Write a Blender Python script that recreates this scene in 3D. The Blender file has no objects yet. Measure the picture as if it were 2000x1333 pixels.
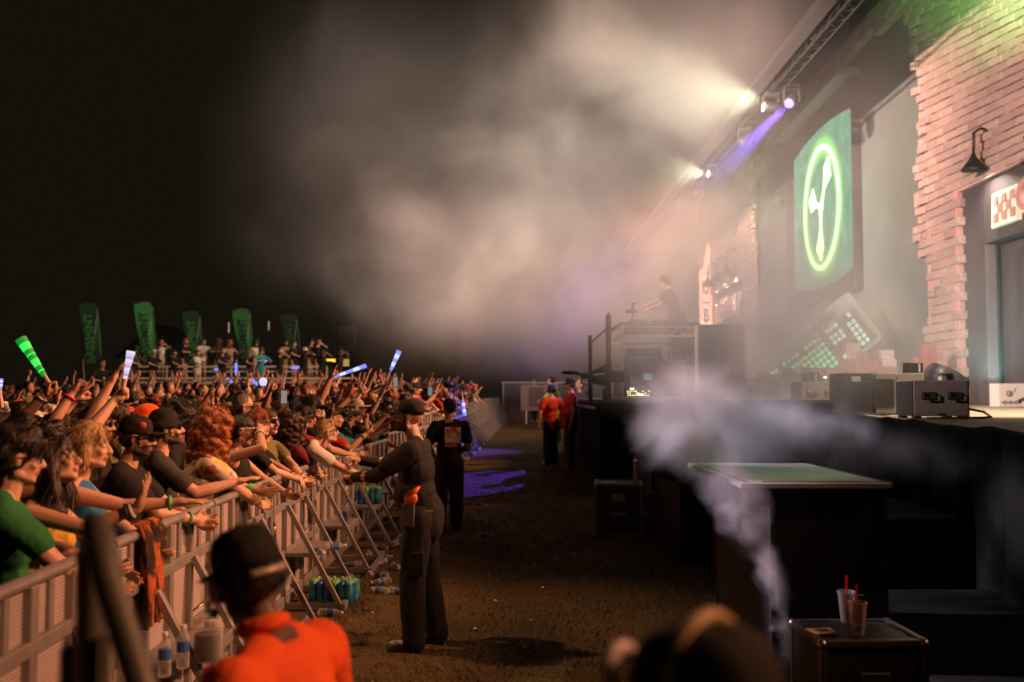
import bpy, math, random
import numpy as np
from mathutils import Vector, Matrix, Euler
R = math.radians
random.seed(7); rng = np.random.default_rng(7)
SC = bpy.context.scene
COL = SC.collection
# ------------------------------------------------------------------ camera, world, exposure
cam_d = bpy.data.cameras.new("camera"); cam = bpy.data.objects.new("camera", cam_d); COL.objects.link(cam)
cam.location = (0, 0, 1.9); cam.rotation_euler = (R(90) + math.atan(103.5 / 1944), 0, 0)
cam_d.lens = 35; cam_d.sensor_width = 36; cam_d.clip_start = .05; cam_d.clip_end = 2000
cam_d.dof.use_dof = True; cam_d.dof.focus_distance = 8.5; cam_d.dof.aperture_fstop = 1.7
SC.camera = cam
W = bpy.data.worlds.new("World"); SC.world = W; W.use_nodes = True
bg = W.node_tree.nodes["Background"]; bg.inputs[0].default_value = (.0072, .0054, .0030, 1); bg.inputs[1].default_value = 1.0
SC.view_settings.view_transform = 'Standard'; SC.view_settings.look = 'None'
SC.view_settings.exposure = 0.0; SC.view_settings.gamma = 1.0
cy = SC.cycles
cy.use_denoising = True
try: cy.denoiser = 'OPENIMAGEDENOISE'
except Exception: pass
cy.use_adaptive_sampling = True; cy.adaptive_threshold = .03
cy.max_bounces = 5; cy.diffuse_bounces = 2; cy.glossy_bounces = 2; cy.transmission_bounces = 3
cy.volume_bounces = 0; cy.transparent_max_bounces = 12
cy.volume_step_rate = 1.0; cy.volume_max_steps = 160
cy.caustics_reflective = False; cy.caustics_refractive = False
cy.sample_clamp_indirect = 4

def smooth(a, b, x):
    t = np.clip((np.asarray(x, float) - a) / (b - a), 0, 1); return t * t * (3 - 2 * t)
def gz(x, y):
    return .33 * smooth(14, 21, y) + .2 * smooth(21, 42, y)
def gzf(x, y): return float(gz(x, y))

# ------------------------------------------------------------------ stage lights (truss lamps have fixtures further down, the spots at left are added)
LAMPS = []
def spot(loc, aim, power, color, deg, blend=.6, r=.12, sc=None):
    d = bpy.data.lights.new("stage_and_added_light", 'SPOT'); d.energy = power; d.color = color
    d.spot_size = R(deg); d.spot_blend = blend; d.shadow_soft_size = r
    o = bpy.data.objects.new("stage_and_added_light_source", d); COL.objects.link(o); o.location = loc
    o.rotation_euler = (Vector(aim) - Vector(loc)).to_track_quat('-Z', 'Y').to_euler()
    if sc: o.scale = sc
    return o
# crowd washes from the stage side (out of frame to the right): wide but flat cones
spot((8.2, 2.6, 7.6), (-1.8, 3.6, 1.3), 5200, (1, .39, .18), 56, 1, .3, (1, .62, 1))
spot((8.3, 9.5, 7.2), (-4.6, 9.0, 1.4), 11500, (1, .41, .19), 62, 1, .22, (1, .52, 1))
spot((10.9, 20.0, 10.5), (-6.0, 19.5, 1.2), 26000, (1, .44, .22), 56, 1, .3, (1, .62, 1))
spot((11.2, 20.8, 12.5), (-7.0, 36.0, 2.0), 26000, (1, .52, .33), 52, 1, .3, (1, .62, 1))
# unseen spots added at left to brighten facade, screen wall, booth, stage edge, smoke
spot((-14, 8, 11), (13.0, 32, 8), 84000, (1, .66, .58), 42, .8, .4)
spot((-14, 10, 11), (13.0, 62, 11.5), 500000, (1, .67, .54), 58, 1, .4, (1, .50, 1))
spot((-16, 22, 12.5), (14.8, 47.5, 9.5), 70000, (.86, 1, .90), 26, .8, .4)
spot((-14, 6, 11), (6.9, 17.2, 2.4), 62000, (1, .74, .66), 17, .9, .3)
spot((-24, 40, 13), (15.4, 73, 10.5), 110000, (1, .72, .62), 27, .6, .4)
spot((-23, 36, 9), (0, 35, 5.4), 46000, (1, .74, .64), 46, 1, .4, (1, .36, 1))
# more unseen spots added to brighten the low smoke, pit floor and flags
spot((-14, 9.2, 11.0), (1.85, 8.3, 1.65), 42000, (.98, .84, 1), 5.6, .8, .15)
spot((-14, 7.6, 11.0), (1.33, 5.8, 1.02), 32000, (.98, .80, 1), 4.6, .9, .1)
spot((-6.5, 8.6, 10.0), (-.45, 8.2, 0), 2600, (1, .52, .25), 25, 1, .2)
spot((-14, 19, 9), (-17, 44.5, 5.2), 9000, (.45, 1, .42), 34, 1, .15, (1, .30, 1))
# green washes on the upper bricks
spot((9.4, 23.0, 12.0), (13.9, 27.0, 15.5), 8000, (.34, 1, .27), 80, .8, .15)
spot((9.5, 57.0, 12.7), (15.2, 63.0, 15.5), 4500, (.60, 1, .42), 60, .8, .15)
# bright pale green lamp and second one further along the truss, beams towards the crowd
spot((9.40, 36.6, 12.75), (-12, 37.0, 15.0), 6000, (.93, 1, .66), 84, .9, .14)
spot((9.40, 47.4, 12.5), (-12, 44.0, 12.5), 6000, (.95, 1, .66), 80, .9, .14)
# violet lamps
spot((9.9, 35.95, 12.45), (-.62, 18.9, .2), 65000, (.13, .06, 1), 5.5, .30, .05)
spot((10.0, 35.7, 12.35), (1.6, 29.0, 4.2), 60000, (.22, .12, 1), 13, .8, .10)
spot((8.35, 30.0, 2.95), (6.2, 36.0, 7.2), 3500, (.25, .2, 1), 34, .6, .08)
# deck washes
spot((9.5, 13.5, 12.0), (9.4, 19.0, 1.5), 20000, (1, .80, .56), 56, .9, .25)
spot((12.6, 26.0, 2.3), (13.6, 29.5, 5.0), 1200, (.55, 1, .95), 100, .9, .1)

# ------------------------------------------------------------------ materials
MATS = {}
def nt(name):
    m = bpy.data.materials.new(name); m.use_nodes = True
    return m, m.node_tree, m.node_tree.nodes["Principled BSDF"]
def mat(name, col, rough=.6, metal=0.0, var=.25, scale=6.0, bump=0.0, bscale=40.0, spec=.5, emit=None, estr=0, sheen=0, sss=0):
    if name in MATS: return MATS[name]
    m, t, b = nt(name); N = t.nodes; L = t.links
    tc = N.new("ShaderNodeTexCoord")
    if var > 0:
        nz = N.new("ShaderNodeTexNoise"); nz.inputs["Scale"].default_value = scale; nz.inputs["Detail"].default_value = 5
        L.new(tc.outputs["Object"], nz.inputs["Vector"])
        mx = N.new("ShaderNodeMix"); mx.data_type = 'RGBA'
        L.new(nz.outputs["Fac"], mx.inputs["Factor"])
        c = np.array(col)
        mx.inputs["A"].default_value = (*np.clip(c * (1 - var), 0, 1), 1); mx.inputs["B"].default_value = (*np.clip(c * (1 + var), 0, 1), 1)
        L.new(mx.outputs["Result"], b.inputs["Base Color"])
    else: b.inputs["Base Color"].default_value = (*col, 1)
    b.inputs["Roughness"].default_value = rough; b.inputs["Metallic"].default_value = metal
    b.inputs["Specular IOR Level"].default_value = spec
    if bump > 0:
        n2 = N.new("ShaderNodeTexNoise"); n2.inputs["Scale"].default_value = bscale; n2.inputs["Detail"].default_value = 4
        L.new(tc.outputs["Object"], n2.inputs["Vector"])
        bp = N.new("ShaderNodeBump"); bp.inputs["Strength"].default_value = bump; bp.inputs["Distance"].default_value = .02
        L.new(n2.outputs["Fac"], bp.inputs["Height"]); L.new(bp.outputs["Normal"], b.inputs["Normal"])
    if emit: b.inputs["Emission Color"].default_value = (*emit, 1); b.inputs["Emission Strength"].default_value = estr
    if sheen: b.inputs["Sheen Weight"].default_value = sheen
    if sss:
        b.inputs["Subsurface Weight"].default_value = sss; b.inputs["Subsurface Scale"].default_value = .01
    MATS[name] = m; return m
def cloth(name, col, rough=.85):
    return mat("cloth_" + name, col, rough, 0, .18, 9, .55, 14, .25)
def hairm(name, col):
    key = "hair_" + name
    if key in MATS: return MATS[key]
    m, t, b = nt(key); N = t.nodes; L = t.links
    tc = N.new("ShaderNodeTexCoord"); mp = N.new("ShaderNodeMapping"); mp.inputs["Scale"].default_value = (70, 70, 9)
    nz = N.new("ShaderNodeTexNoise"); nz.inputs["Scale"].default_value = 1.6; nz.inputs["Detail"].default_value = 4
    L.new(tc.outputs["Object"], mp.inputs["Vector"]); L.new(mp.outputs["Vector"], nz.inputs["Vector"])
    rp = N.new("ShaderNodeValToRGB"); c = np.array(col)
    rp.color_ramp.elements[0].position = .32; rp.color_ramp.elements[0].color = (*(c * .45), 1)
    rp.color_ramp.elements[1].position = .68; rp.color_ramp.elements[1].color = (*np.clip(c * 1.35, 0, 1), 1)
    L.new(nz.outputs["Fac"], rp.inputs["Fac"]); L.new(rp.outputs["Color"], b.inputs["Base Color"])
    bp = N.new("ShaderNodeBump"); bp.inputs["Strength"].default_value = .8; bp.inputs["Distance"].default_value = .01
    L.new(nz.outputs["Fac"], bp.inputs["Height"]); L.new(bp.outputs["Normal"], b.inputs["Normal"])
    b.inputs["Roughness"].default_value = .5
    MATS[key] = m; return m
def emis(name, col, strength):
    return mat(name, (.02, .02, .02), .5, 0, 0, emit=col, estr=strength)

# ------------------------------------------------------------------ mesh builder
def rot_to(d):
    d = Vector(d).normalized(); return np.array(d.to_track_quat('Z', 'Y').to_matrix())
class MB:
    def __init__(s): s.v = []; s.f = []; s.m = []; s.n = 0
    def add(s, V, F, mi=0):
        if len(V) == 0: return s
        s.v.append(np.asarray(V, float)); k = s.n
        for f in F: s.f.append(tuple(i + k for i in f)); s.m.append(mi)
        s.n += len(V); return s
    def box(s, c, sz, rot=None, mi=0):
        h = np.array(sz) / 2
        V = np.array([[x, y, z] for x in (-1, 1) for y in (-1, 1) for z in (-1, 1)]) * h
        if rot is not None: V = V @ np.array(rot).T
        return s.add(V + np.array(c), [(0, 1, 3, 2), (4, 6, 7, 5), (0, 4, 5, 1), (2, 3, 7, 6), (0, 2, 6, 4), (1, 5, 7, 3)], mi)
    def cyl(s, p0, p1, r0, r1=None, seg=12, mi=0, caps=True):
        r1 = r0 if r1 is None else r1; p0 = np.array(p0, float); p1 = np.array(p1, float)
        M = rot_to(p1 - p0); a = np.arange(seg) * 2 * np.pi / seg
        ring = np.stack([np.cos(a), np.sin(a), a * 0], 1)
        V = np.concatenate([p0 + (ring * r0) @ M.T, p1 + (ring * r1) @ M.T])
        F = [(i, (i + 1) % seg, seg + (i + 1) % seg, seg + i) for i in range(seg)]
        if caps: F += [tuple(range(seg))[::-1], tuple(range(seg, 2 * seg))]
        return s.add(V, F, mi)
    def tube(s, pts, r, seg=8, mi=0):
        P = [np.array(p, float) for p in pts]; n = len(P); rr = r if hasattr(r, '__len__') else [r] * n
        a = np.arange(seg) * 2 * np.pi / seg; ring = np.stack([np.cos(a), np.sin(a), a * 0], 1); V = []; Mp = None
        for i in range(n):
            d = P[min(i + 1, n - 1)] - P[max(i - 1, 0)]; d = d / (np.linalg.norm(d) + 1e-9)
            if Mp is None: M = rot_to(d)
            else:
                x = Mp[:, 0] - d * np.dot(Mp[:, 0], d); x /= np.linalg.norm(x) + 1e-9
                M = np.stack([x, np.cross(d, x), d], 1)
            Mp = M; V.append(P[i] + (ring * rr[i]) @ M.T)
        F = [(k * seg + i, k * seg + (i + 1) % seg, (k + 1) * seg + (i + 1) % seg, (k + 1) * seg + i) for k in range(n - 1) for i in range(seg)]
        F += [tuple(range(seg))[::-1], tuple(range((n - 1) * seg, n * seg))]
        return s.add(np.concatenate(V), F, mi)
    def lathe(s, c, prof, seg=16, mi=0, rot=None):
        a = np.arange(seg) * 2 * np.pi / seg; V = []
        for r, z in prof: V.append(np.stack([np.cos(a) * r, np.sin(a) * r, a * 0 + z], 1))
        V = np.concatenate(V)
        if rot is not None: V = V @ np.array(rot).T
        n = len(prof)
        F = [(k * seg + i, k * seg + (i + 1) % seg, (k + 1) * seg + (i + 1) % seg, (k + 1) * seg + i) for k in range(n - 1) for i in range(seg)]
        F += [tuple(range(seg))[::-1], tuple(range((n - 1) * seg, n * seg))]
        return s.add(V + np.array(c), F, mi)
    def ell(s, c, r, rot=None, seg=14, rings=9, mi=0):
        V = [[0, 0, -1]]
        for k in range(1, rings):
            t = -np.pi / 2 + np.pi * k / rings
            for i in range(seg): V.append([np.cos(t) * np.cos(2 * np.pi * i / seg), np.cos(t) * np.sin(2 * np.pi * i / seg), np.sin(t)])
        V.append([0, 0, 1]); V = np.array(V) * np.array(r)
        if rot is not None: V = V @ np.array(rot).T
        F = [(0, 1 + (i + 1) % seg, 1 + i) for i in range(seg)]
        for k in range(rings - 2):
            b = 1 + k * seg
            F += [(b + i, b + (i + 1) % seg, b + seg + (i + 1) % seg, b + seg + i) for i in range(seg)]
        b = 1 + (rings - 2) * seg; t = len(V) - 1
        F += [(b + i, b + (i + 1) % seg, t) for i in range(seg)]
        return s.add(V + np.array(c), F, mi)
    def caps(s, p0, p1, r0, r1, seg=10, mi=0):
        p0 = np.array(p0, float); p1 = np.array(p1, float); L = np.linalg.norm(p1 - p0)
        prof = [(r0 * math.sin(t), -r0 * math.cos(t)) for t in (.25, .7, 1.15)] + [(r0, 0), (r1, L)] + [(r1 * math.cos(t), L + r1 * math.sin(t)) for t in (.45, .9, 1.35)]
        return s.lathe(p0, prof, seg, mi, rot_to(p1 - p0) if L > 1e-6 else None)
    def prism(s, poly, d0, d1, fn, mi=0):
        """poly: list of (u,v); fn(u,v,w)->xyz; extruded from w=d0 to d1"""
        n = len(poly); V = [fn(u, v, d0) for u, v in poly] + [fn(u, v, d1) for u, v in poly]
        F = [tuple(range(n))[::-1], tuple(range(n, 2 * n))] + [(i, (i + 1) % n, n + (i + 1) % n, n + i) for i in range(n)]
        return s.add(V, F, mi)
    def mesh(s, name, mats, smooth=False, bevel=0):
        me = bpy.data.meshes.new(name)
        V = np.concatenate(s.v) if s.v else np.zeros((0, 3))
        me.from_pydata(V.tolist(), [], s.f); me.update()
        for m in (mats if isinstance(mats, (list, tuple)) else [mats]): me.materials.append(m)
        me.polygons.foreach_set("material_index", s.m)
        if smooth: me.polygons.foreach_set("use_smooth", [True] * len(s.f))
        return me
    def build(s, name, mats, parent=None, loc=None, rot=None, smooth=False, bevel=0, auto=None):
        o = bpy.data.objects.new(name, s.mesh(name, mats, smooth)); COL.objects.link(o)
        if parent is not None: o.parent = parent
        if loc is not None: o.location = loc
        if rot is not None: o.rotation_euler = rot
        if bevel:
            b = o.modifiers.new("edge", 'BEVEL'); b.width = bevel; b.segments = 2; b.limit_method = 'ANGLE'; b.angle_limit = R(40)
        return o
def tag(o, label=None, cat=None, group=None, kind=None):
    if label: o["label"] = label
    if cat: o["category"] = cat
    if group: o["group"] = group
    if kind: o["kind"] = kind
    return o
def thing(name, label, cat, loc=(0, 0, 0), rot=(0, 0, 0), group=None):
    o = bpy.data.objects.new(name, None); COL.objects.link(o); o.location = loc; o.rotation_euler = rot; o.empty_display_size = .1
    return tag(o, label, cat, group)
def kids(o): return [c for c in o.children]
def dup(o, loc=None, rot=None, label=None, parent=None, group=None):
    c = o.copy(); COL.objects.link(c)
    if parent is not None: c.parent = parent
    if loc is not None: c.location = loc
    if rot is not None: c.rotation_euler = rot
    if label: c["label"] = label
    if group: c["group"] = group
    for k in kids(o): dup(k, parent=c)
    return c
def text_mesh(name, body, size, m, parent, loc, rot, extrude=.01, offset=0.0, align='CENTER', sx=1.0):
    cu = bpy.data.curves.new("lettering", 'FONT'); cu.body = body; cu.size = size; cu.extrude = extrude; cu.offset = offset
    cu.align_x = align; cu.align_y = 'CENTER'; cu.resolution_u = 3
    o = bpy.data.objects.new("lettering", cu); COL.objects.link(o)
    bpy.context.view_layer.update()
    me = bpy.data.meshes.new_from_object(o.evaluated_get(bpy.context.evaluated_depsgraph_get()))
    bpy.data.objects.remove(o)
    me.materials.clear(); me.materials.append(m)
    r = bpy.data.objects.new(name, me); COL.objects.link(r)
    if parent is not None: r.parent = parent
    r.location = loc; r.rotation_euler = rot; r.scale = (sx, 1, 1); return r
# ================================================================== GROUND
def build_ground():
    xs = np.concatenate([np.linspace(-260, -45, 12)[:-1], np.linspace(-45, 35, 81), np.linspace(35, 260, 12)[1:]])
    ys = np.concatenate([np.linspace(-30, -4, 5)[:-1], np.linspace(-4, 60, 97), np.linspace(60, 420, 14)[1:]])
    X, Y = np.meshgrid(xs, ys); Z = gz(X, Y)
    V = np.stack([X.ravel(), Y.ravel(), Z.ravel()], 1); nx = len(xs)
    F = [(j * nx + i, j * nx + i + 1, (j + 1) * nx + i + 1, (j + 1) * nx + i) for j in range(len(ys) - 1) for i in range(nx - 1)]
    m, t, b = nt("trampled_grass_ground"); N = t.nodes; L = t.links
    tc = N.new("ShaderNodeTexCoord")
    def noise(s, d=6):
        n = N.new("ShaderNodeTexNoise"); n.inputs["Scale"].default_value = s; n.inputs["Detail"].default_value = d
        L.new(tc.outputs["Object"], n.inputs["Vector"]); return n
    a = noise(.7); c = noise(38, 8)
    rp = N.new("ShaderNodeValToRGB"); e = rp.color_ramp.elements
    e[0].position = .35; e[0].color = (.055, .045, .019, 1); e[1].position = .62; e[1].color = (.17, .108, .05, 1)
    mixf = N.new("ShaderNodeMath"); mixf.operation = 'MULTIPLY_ADD'; mixf.inputs[1].default_value = .55
    L.new(c.outputs["Fac"], mixf.inputs[0])
    h = N.new("ShaderNodeMath"); h.operation = 'MULTIPLY'; h.inputs[1].default_value = .45; L.new(a.outputs["Fac"], h.inputs[0]); L.new(h.outputs[0], mixf.inputs[2])
    L.new(mixf.outputs[0], rp.inputs["Fac"]); L.new(rp.outputs["Color"], b.inputs["Base Color"])
    bp = N.new("ShaderNodeBump"); bp.inputs["Strength"].default_value = 1; bp.inputs["Distance"].default_value = .04
    L.new(c.outputs["Fac"], bp.inputs["Height"]); L.new(bp.outputs["Normal"], b.inputs["Normal"]); b.inputs["Roughness"].default_value = .95
    b.inputs["Specular IOR Level"].default_value = .15
    o = MB().add(V, F).build("ground", m, smooth=True); tag(o, kind="structure")
    # short dry grass in the pit
    n = 42000; u = rng.random(n) ** 1.5; y = 3.6 + u * 15; x = rng.uniform(-1.75, 2.2, n)
    keep = rng.random(n) < .35 + .65 * (np.sin(x * 3.1 + 1.2 * np.sin(y * 2.3)) * np.sin(y * 1.7 + x) * .5 + .5); x = x[keep]; y = y[keep]; n = len(x)
    a = rng.uniform(0, 6.28, n); hh = rng.uniform(.015, .05, n); w = rng.uniform(.003, .006, n); z = gz(x, y)
    b1 = np.stack([x - np.cos(a) * w, y - np.sin(a) * w, z], 1); b2 = np.stack([x + np.cos(a) * w, y + np.sin(a) * w, z], 1)
    l = rng.normal(0, .022, (n, 2)); tp = np.stack([x + l[:, 0], y + l[:, 1], z + hh], 1)
    V = np.stack([b1, b2, tp], 1).reshape(-1, 3)
    me = bpy.data.meshes.new("grass"); me.from_pydata(V.tolist(), [], np.arange(3 * n).reshape(-1, 3).tolist())
    me.materials.append(mat("dry_grass", (.19, .125, .055), .8, 0, .3, 2)); me.materials.append(mat("green_grass", (.075, .075, .025), .8, 0, .3, 2))
    me.polygons.foreach_set("material_index", (rng.random(n) < .45).astype(int).tolist())
    g = bpy.data.objects.new("grass", me); COL.objects.link(g); tag(g, kind="stuff")
build_ground()

# ================================================================== SMOKE (lit by the stage lamps and the added spots)
def smoke(name, label, blobs, dens, color, nscale, lo=.38, hi=.72, detail=4, pad=1.02, aniso=0.2, warp=.35, zstretch=1.0, power=1.0, step=None):
    """blobs: list of (center, radii, weight, tilt_about_y_deg) ellipsoids with soft edges"""
    m = bpy.data.materials.new(name); m.use_nodes = True; t = m.node_tree; N = t.nodes; L = t.links
    N.remove(N["Principled BSDF"]); out = N["Material Output"]
    pv = N.new("ShaderNodeVolumePrincipled"); pv.inputs["Color"].default_value = (*color, 1); pv.inputs["Anisotropy"].default_value = aniso
    L.new(pv.outputs[0], out.inputs["Volume"])
    geo = N.new("ShaderNodeTexCoord"); P = geo.outputs["Object"]
    nz = N.new("ShaderNodeTexNoise"); nz.inputs["Scale"].default_value = nscale; nz.inputs["Detail"].default_value = detail; nz.inputs["Roughness"].default_value = .62
    nz.inputs["Distortion"].default_value = .4
    mp = N.new("ShaderNodeMapping"); mp.inputs["Scale"].default_value = (1, 1, zstretch); mp.inputs["Location"].default_value = (3.1, 1.7, 9.2)
    L.new(P, mp.inputs["Vector"]); L.new(mp.outputs[0], nz.inputs["Vector"])
    # warped position so that the soft edges billow
    wv = N.new("ShaderNodeVectorMath"); wv.operation = 'MULTIPLY_ADD'
    sub = N.new("ShaderNodeVectorMath"); sub.operation = 'SUBTRACT'; sub.inputs[1].default_value = (.5, .5, .5); L.new(nz.outputs["Color"], sub.inputs[0])
    L.new(sub.outputs[0], wv.inputs[0]); wv.inputs[1].default_value = (warp,) * 3; L.new(P, wv.inputs[2])
    acc = None
    lo3 = np.full(3, 1e9); hi3 = -lo3
    for c, r, w, tl in blobs:
        vm = N.new("ShaderNodeMapping"); vm.vector_type = 'TEXTURE'
        vm.inputs["Location"].default_value = c; vm.inputs["Scale"].default_value = r; vm.inputs["Rotation"].default_value = (0, R(tl), 0)
        L.new(wv.outputs[0], vm.inputs["Vector"])
        ln = N.new("ShaderNodeVectorMath"); ln.operation = 'LENGTH'; L.new(vm.outputs[0], ln.inputs[0])
        mr = N.new("ShaderNodeMapRange"); mr.interpolation_type = 'SMOOTHSTEP'; mr.inputs["From Min"].default_value = 1; mr.inputs["From Max"].default_value = .15
        mr.inputs["To Min"].default_value = 0; mr.inputs["To Max"].default_value = w
        L.new(ln.outputs["Value"], mr.inputs["Value"])
        if acc is None: acc = mr.outputs[0]
        else:
            ad = N.new("ShaderNodeMath"); ad.operation = 'MAXIMUM'; L.new(acc, ad.inputs[0]); L.new(mr.outputs[0], ad.inputs[1]); acc = ad.outputs[0]
        q = np.abs(np.array([r[0] * abs(math.cos(R(tl))) + r[2] * abs(math.sin(R(tl))), r[1], r[2] * abs(math.cos(R(tl))) + r[0] * abs(math.sin(R(tl)))])) * pad + warp * .35
        lo3 = np.minimum(lo3, np.array(c) - q); hi3 = np.maximum(hi3, np.array(c) + q)
    nr = N.new("ShaderNodeMapRange"); nr.interpolation_type = 'SMOOTHSTEP'; nr.inputs["From Min"].default_value = lo; nr.inputs["From Max"].default_value = hi
    L.new(nz.outputs["Fac"], nr.inputs["Value"])
    mu = N.new("ShaderNodeMath"); mu.operation = 'MULTIPLY'; L.new(nr.outputs[0], mu.inputs[0]); L.new(acc, mu.inputs[1])
    d = N.new("ShaderNodeMath"); d.operation = 'MULTIPLY'; d.inputs[1].default_value = dens; L.new(mu.outputs[0], d.inputs[0])
    L.new(d.outputs[0], pv.inputs["Density"])
    if step: m.cycles.volume_step_rate = step
    lo3[2] = max(lo3[2], -.5) if name == "smoke" else lo3[2]
    mb = MB(); mb.box((lo3 + hi3) / 2, hi3 - lo3)
    o = mb.build(name, m); tag(o, kind="stuff"); o["label"] = label; return o
smoke("smoke", "big drifting cloud of stage smoke hanging in front of the facade", [
    ((7.0, 38, 15.5), (8.5, 13, 8.5), .95, 0), ((2.6, 40, 11.5), (7.5, 13, 10.0), .50, 0), ((-3.5, 42, 10.5), (9.5, 15, 12.0), .14, 0),
    ((-1.2, 36, 5.6), (6.2, 10, 4.6), 1.5, 18), ((1.6, 33, 4.4), (5.0, 9, 4.2), 1.5, 0), ((10.0, 46, 8.0), (8.0, 18, 9.0), .80, 0),
    ((10.5, 31, 4.0), (6.5, 10, 5.5), .85, 0), ((11.5, 36, 12.0), (5.5, 14, 8.5), .6, 0)],
    .070, (.94, .91, .89), .21, .29, .80, 6, aniso=.1, warp=6.5, step=.5)
smoke("smoke", "hazy smoke bank drifting over the booth and the riser edge", [
    ((4.3, 16.4, 3.1), (2.4, 3.0, 2.2), 1.0, 0), ((2.9, 16.8, 3.9), (2.0, 2.6, 2.1), .75, 0), ((5.6, 19.0, 2.8), (2.6, 3.0, 1.6), .7, 0), ((2.1, 15.6, 3.1), (1.5, 2.2, 2.0), .5, 0)],
    .85, (.93, .92, .91), .7, .20, .74, 4, aniso=.1, warp=1.4, step=.6)
smoke("smoke", "pale puff of smoke rolling over the dark stage riser", [
    ((1.80, 8.3, 1.60), (.90, .9, .46), 1.0, 0), ((2.45, 8.6, 1.62), (.8, .8, .28), .8, 0), ((1.42, 8.1, 1.80), (.5, .7, .46), .8, 0), ((3.4, 9.2, 1.42), (1.9, 1.2, .34), .10, 0),
    ((1.40, 7.2, 1.42), (.26, .5, .40), .8, 0)],
    6.5, (.93, .92, .93), 2.3, .34, .78, 6, warp=.6, step=.45)
smoke("smoke", "thin wisp of smoke rising beside the near flight case", [
    ((1.420, 5.30, .68), (.055, .08, .26), 1.0, -10), ((1.395, 5.45, .95), (.10, .12, .24), .85, -22), ((1.32, 5.75, 1.16), (.15, .16, .22), .65, -32), ((1.30, 6.0, 1.36), (.20, .22, .22), .5, 0),
    ((1.37, 5.75, 1.22), (.15, .18, .28), .4, 0)],
    15.0, (.93, .90, .93), 5.5, .32, .76, 5, warp=.2, step=.45)

# ================================================================== STAGE
WX = lambda y: 13.34 + .031 * y
DZ = 1.55
blk = mat("black_cloth", (.0065, .0065, .0065), .9, 0, .2, 5, .4, 20, .08)
blkp = mat("black_paint", (.02, .02, .021), .5, 0, .25, 8, .15, 30)
def edge_x(y): return 4.15 + .152 * (y - 8.0) if y < 24 else 6.58 + .10 * (y - 24)
def build_stage():
    pts = [(edge_x(y) + .05 * math.sin(y * 2.1) , y) for y in np.linspace(3, 44, 60)]
    poly = pts + [(19, 44), (19, 90), (30, 90), (30, 3)]
    m, t, b = nt("dusty_stage_floor"); N = t.nodes; L = t.links; tc = N.new("ShaderNodeTexCoord")
    n1 = N.new("ShaderNodeTexNoise"); n1.inputs["Scale"].default_value = 1.3; n1.inputs["Detail"].default_value = 8; L.new(tc.outputs["Object"], n1.inputs["Vector"])
    rp = N.new("ShaderNodeValToRGB"); rp.color_ramp.elements[0].color = (.20, .16, .11, 1); rp.color_ramp.elements[1].color = (.40, .34, .24, 1)
    rp.color_ramp.elements[0].position = .3; rp.color_ramp.elements[1].position = .7
    L.new(n1.outputs["Fac"], rp.inputs["Fac"]); L.new(rp.outputs["Color"], b.inputs["Base Color"]); b.inputs["Roughness"].default_value = .6
    root = thing("stage", "long main stage with a dusty tan deck over black skirting", "stage", (6, 20, 0))
    off = np.array([6, 20, 0])
    MB().prism(poly, DZ - .12, DZ, lambda u, v, w: np.array([u, v, w]) - off).build("deck", m, root)
    # draped black skirt, uneven along the deck edge
    mb = MB(); V = []; ys = np.linspace(3, 44, 240)
    for y in ys:
        x = edge_x(y); wv = .03 * math.sin(y * 9) + .02 * math.sin(y * 23)
        hump = .035 * abs(math.sin(y * .9)) * (abs(math.sin(y * 2.3)) ** 2)
        V += [(x + .22, y, DZ + .006), (x - .03, y, DZ + .03 + hump), (x - .10 + wv * .4, y, DZ - .02 + hump * .5), (x - .12 + wv, y, .75), (x - .13 + wv * 1.4, y, 0)]
    k = 5; F = [(i * k + j, (i + 1) * k + j, (i + 1) * k + j + 1, i * k + j + 1) for i in range(len(ys) - 1) for j in range(k - 1)]
    mb.add(np.array(V) - off, F).build("skirt", blk, root, smooth=True)
    # thrust carrying the booth
    th = thing("stage_thrust", "black box riser carrying the DJ booth in front of the stage", "stage riser", (3.6, 22, 0))
    MB().box((0, 0, .87), (4.2, 9.8, 1.74)).build("drape", blk, th, bevel=.02)
    MB().box((0, 0, 1.77), (4.3, 9.9, .06)).build("top_deck", mat("black_deck", (.035, .033, .032), .55, 0, .3, 3), th, bevel=.01)
    tr = MB()
    tr.box((-2.17, 0, 1.66), (.03, 9.8, .05))
    tr.build("edge_trim", mat("dull_metal", (.25, .25, .25), .4, 1), th)
    lr = thing('added_spill_cover', 'low black cloth-covered riser between the lit plate and the stage', 'stage riser', (3.35, 7.0, 0)); MB().box((0, 0, .11), (1.7, 3.4, .22)).build('drape', blk, lr, bevel=.02)  # black block added to hide light spilling onto the ground here
    # low row of black boxes between the pit and the deck
    for i, (x, y, w, d, h) in enumerate([(3.1, 9.9, 1.9, 1.8, .80), (2.9, 12.2, 2.0, 2.2, .95), (3.0, 14.9, 2.1, 2.4, 1.0)]):
        s = thing("subwoofer_cabinet", ["black subwoofer cabinet half hidden in the smoke puff", "black subwoofer cabinet behind the one in the smoke puff", "black subwoofer cabinet against the booth riser", "low black subwoofer cabinet beside the plate-topped case"][i], "speaker cabinet", (x, y, 0), group="subwoofers below the stage edge")
        MB().box((0, 0, h / 2), (w, d, h)).build("cabinet", blk, s, bevel=.03)
        MB().box((-w / 2 - .012, 0, h / 2), (.02, d - .2, h - .2)).build("grille", mat("speaker_grille", (.02, .02, .02), .7, .5, .3, 50, .5, 120), s)
        MB().box((0, -d / 2 - .012, h * .62), (.26, .02, .12)).build("handle", mat("dull_metal", (.25, .25, .25), .4, 1), s, bevel=.008)
build_stage()

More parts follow.
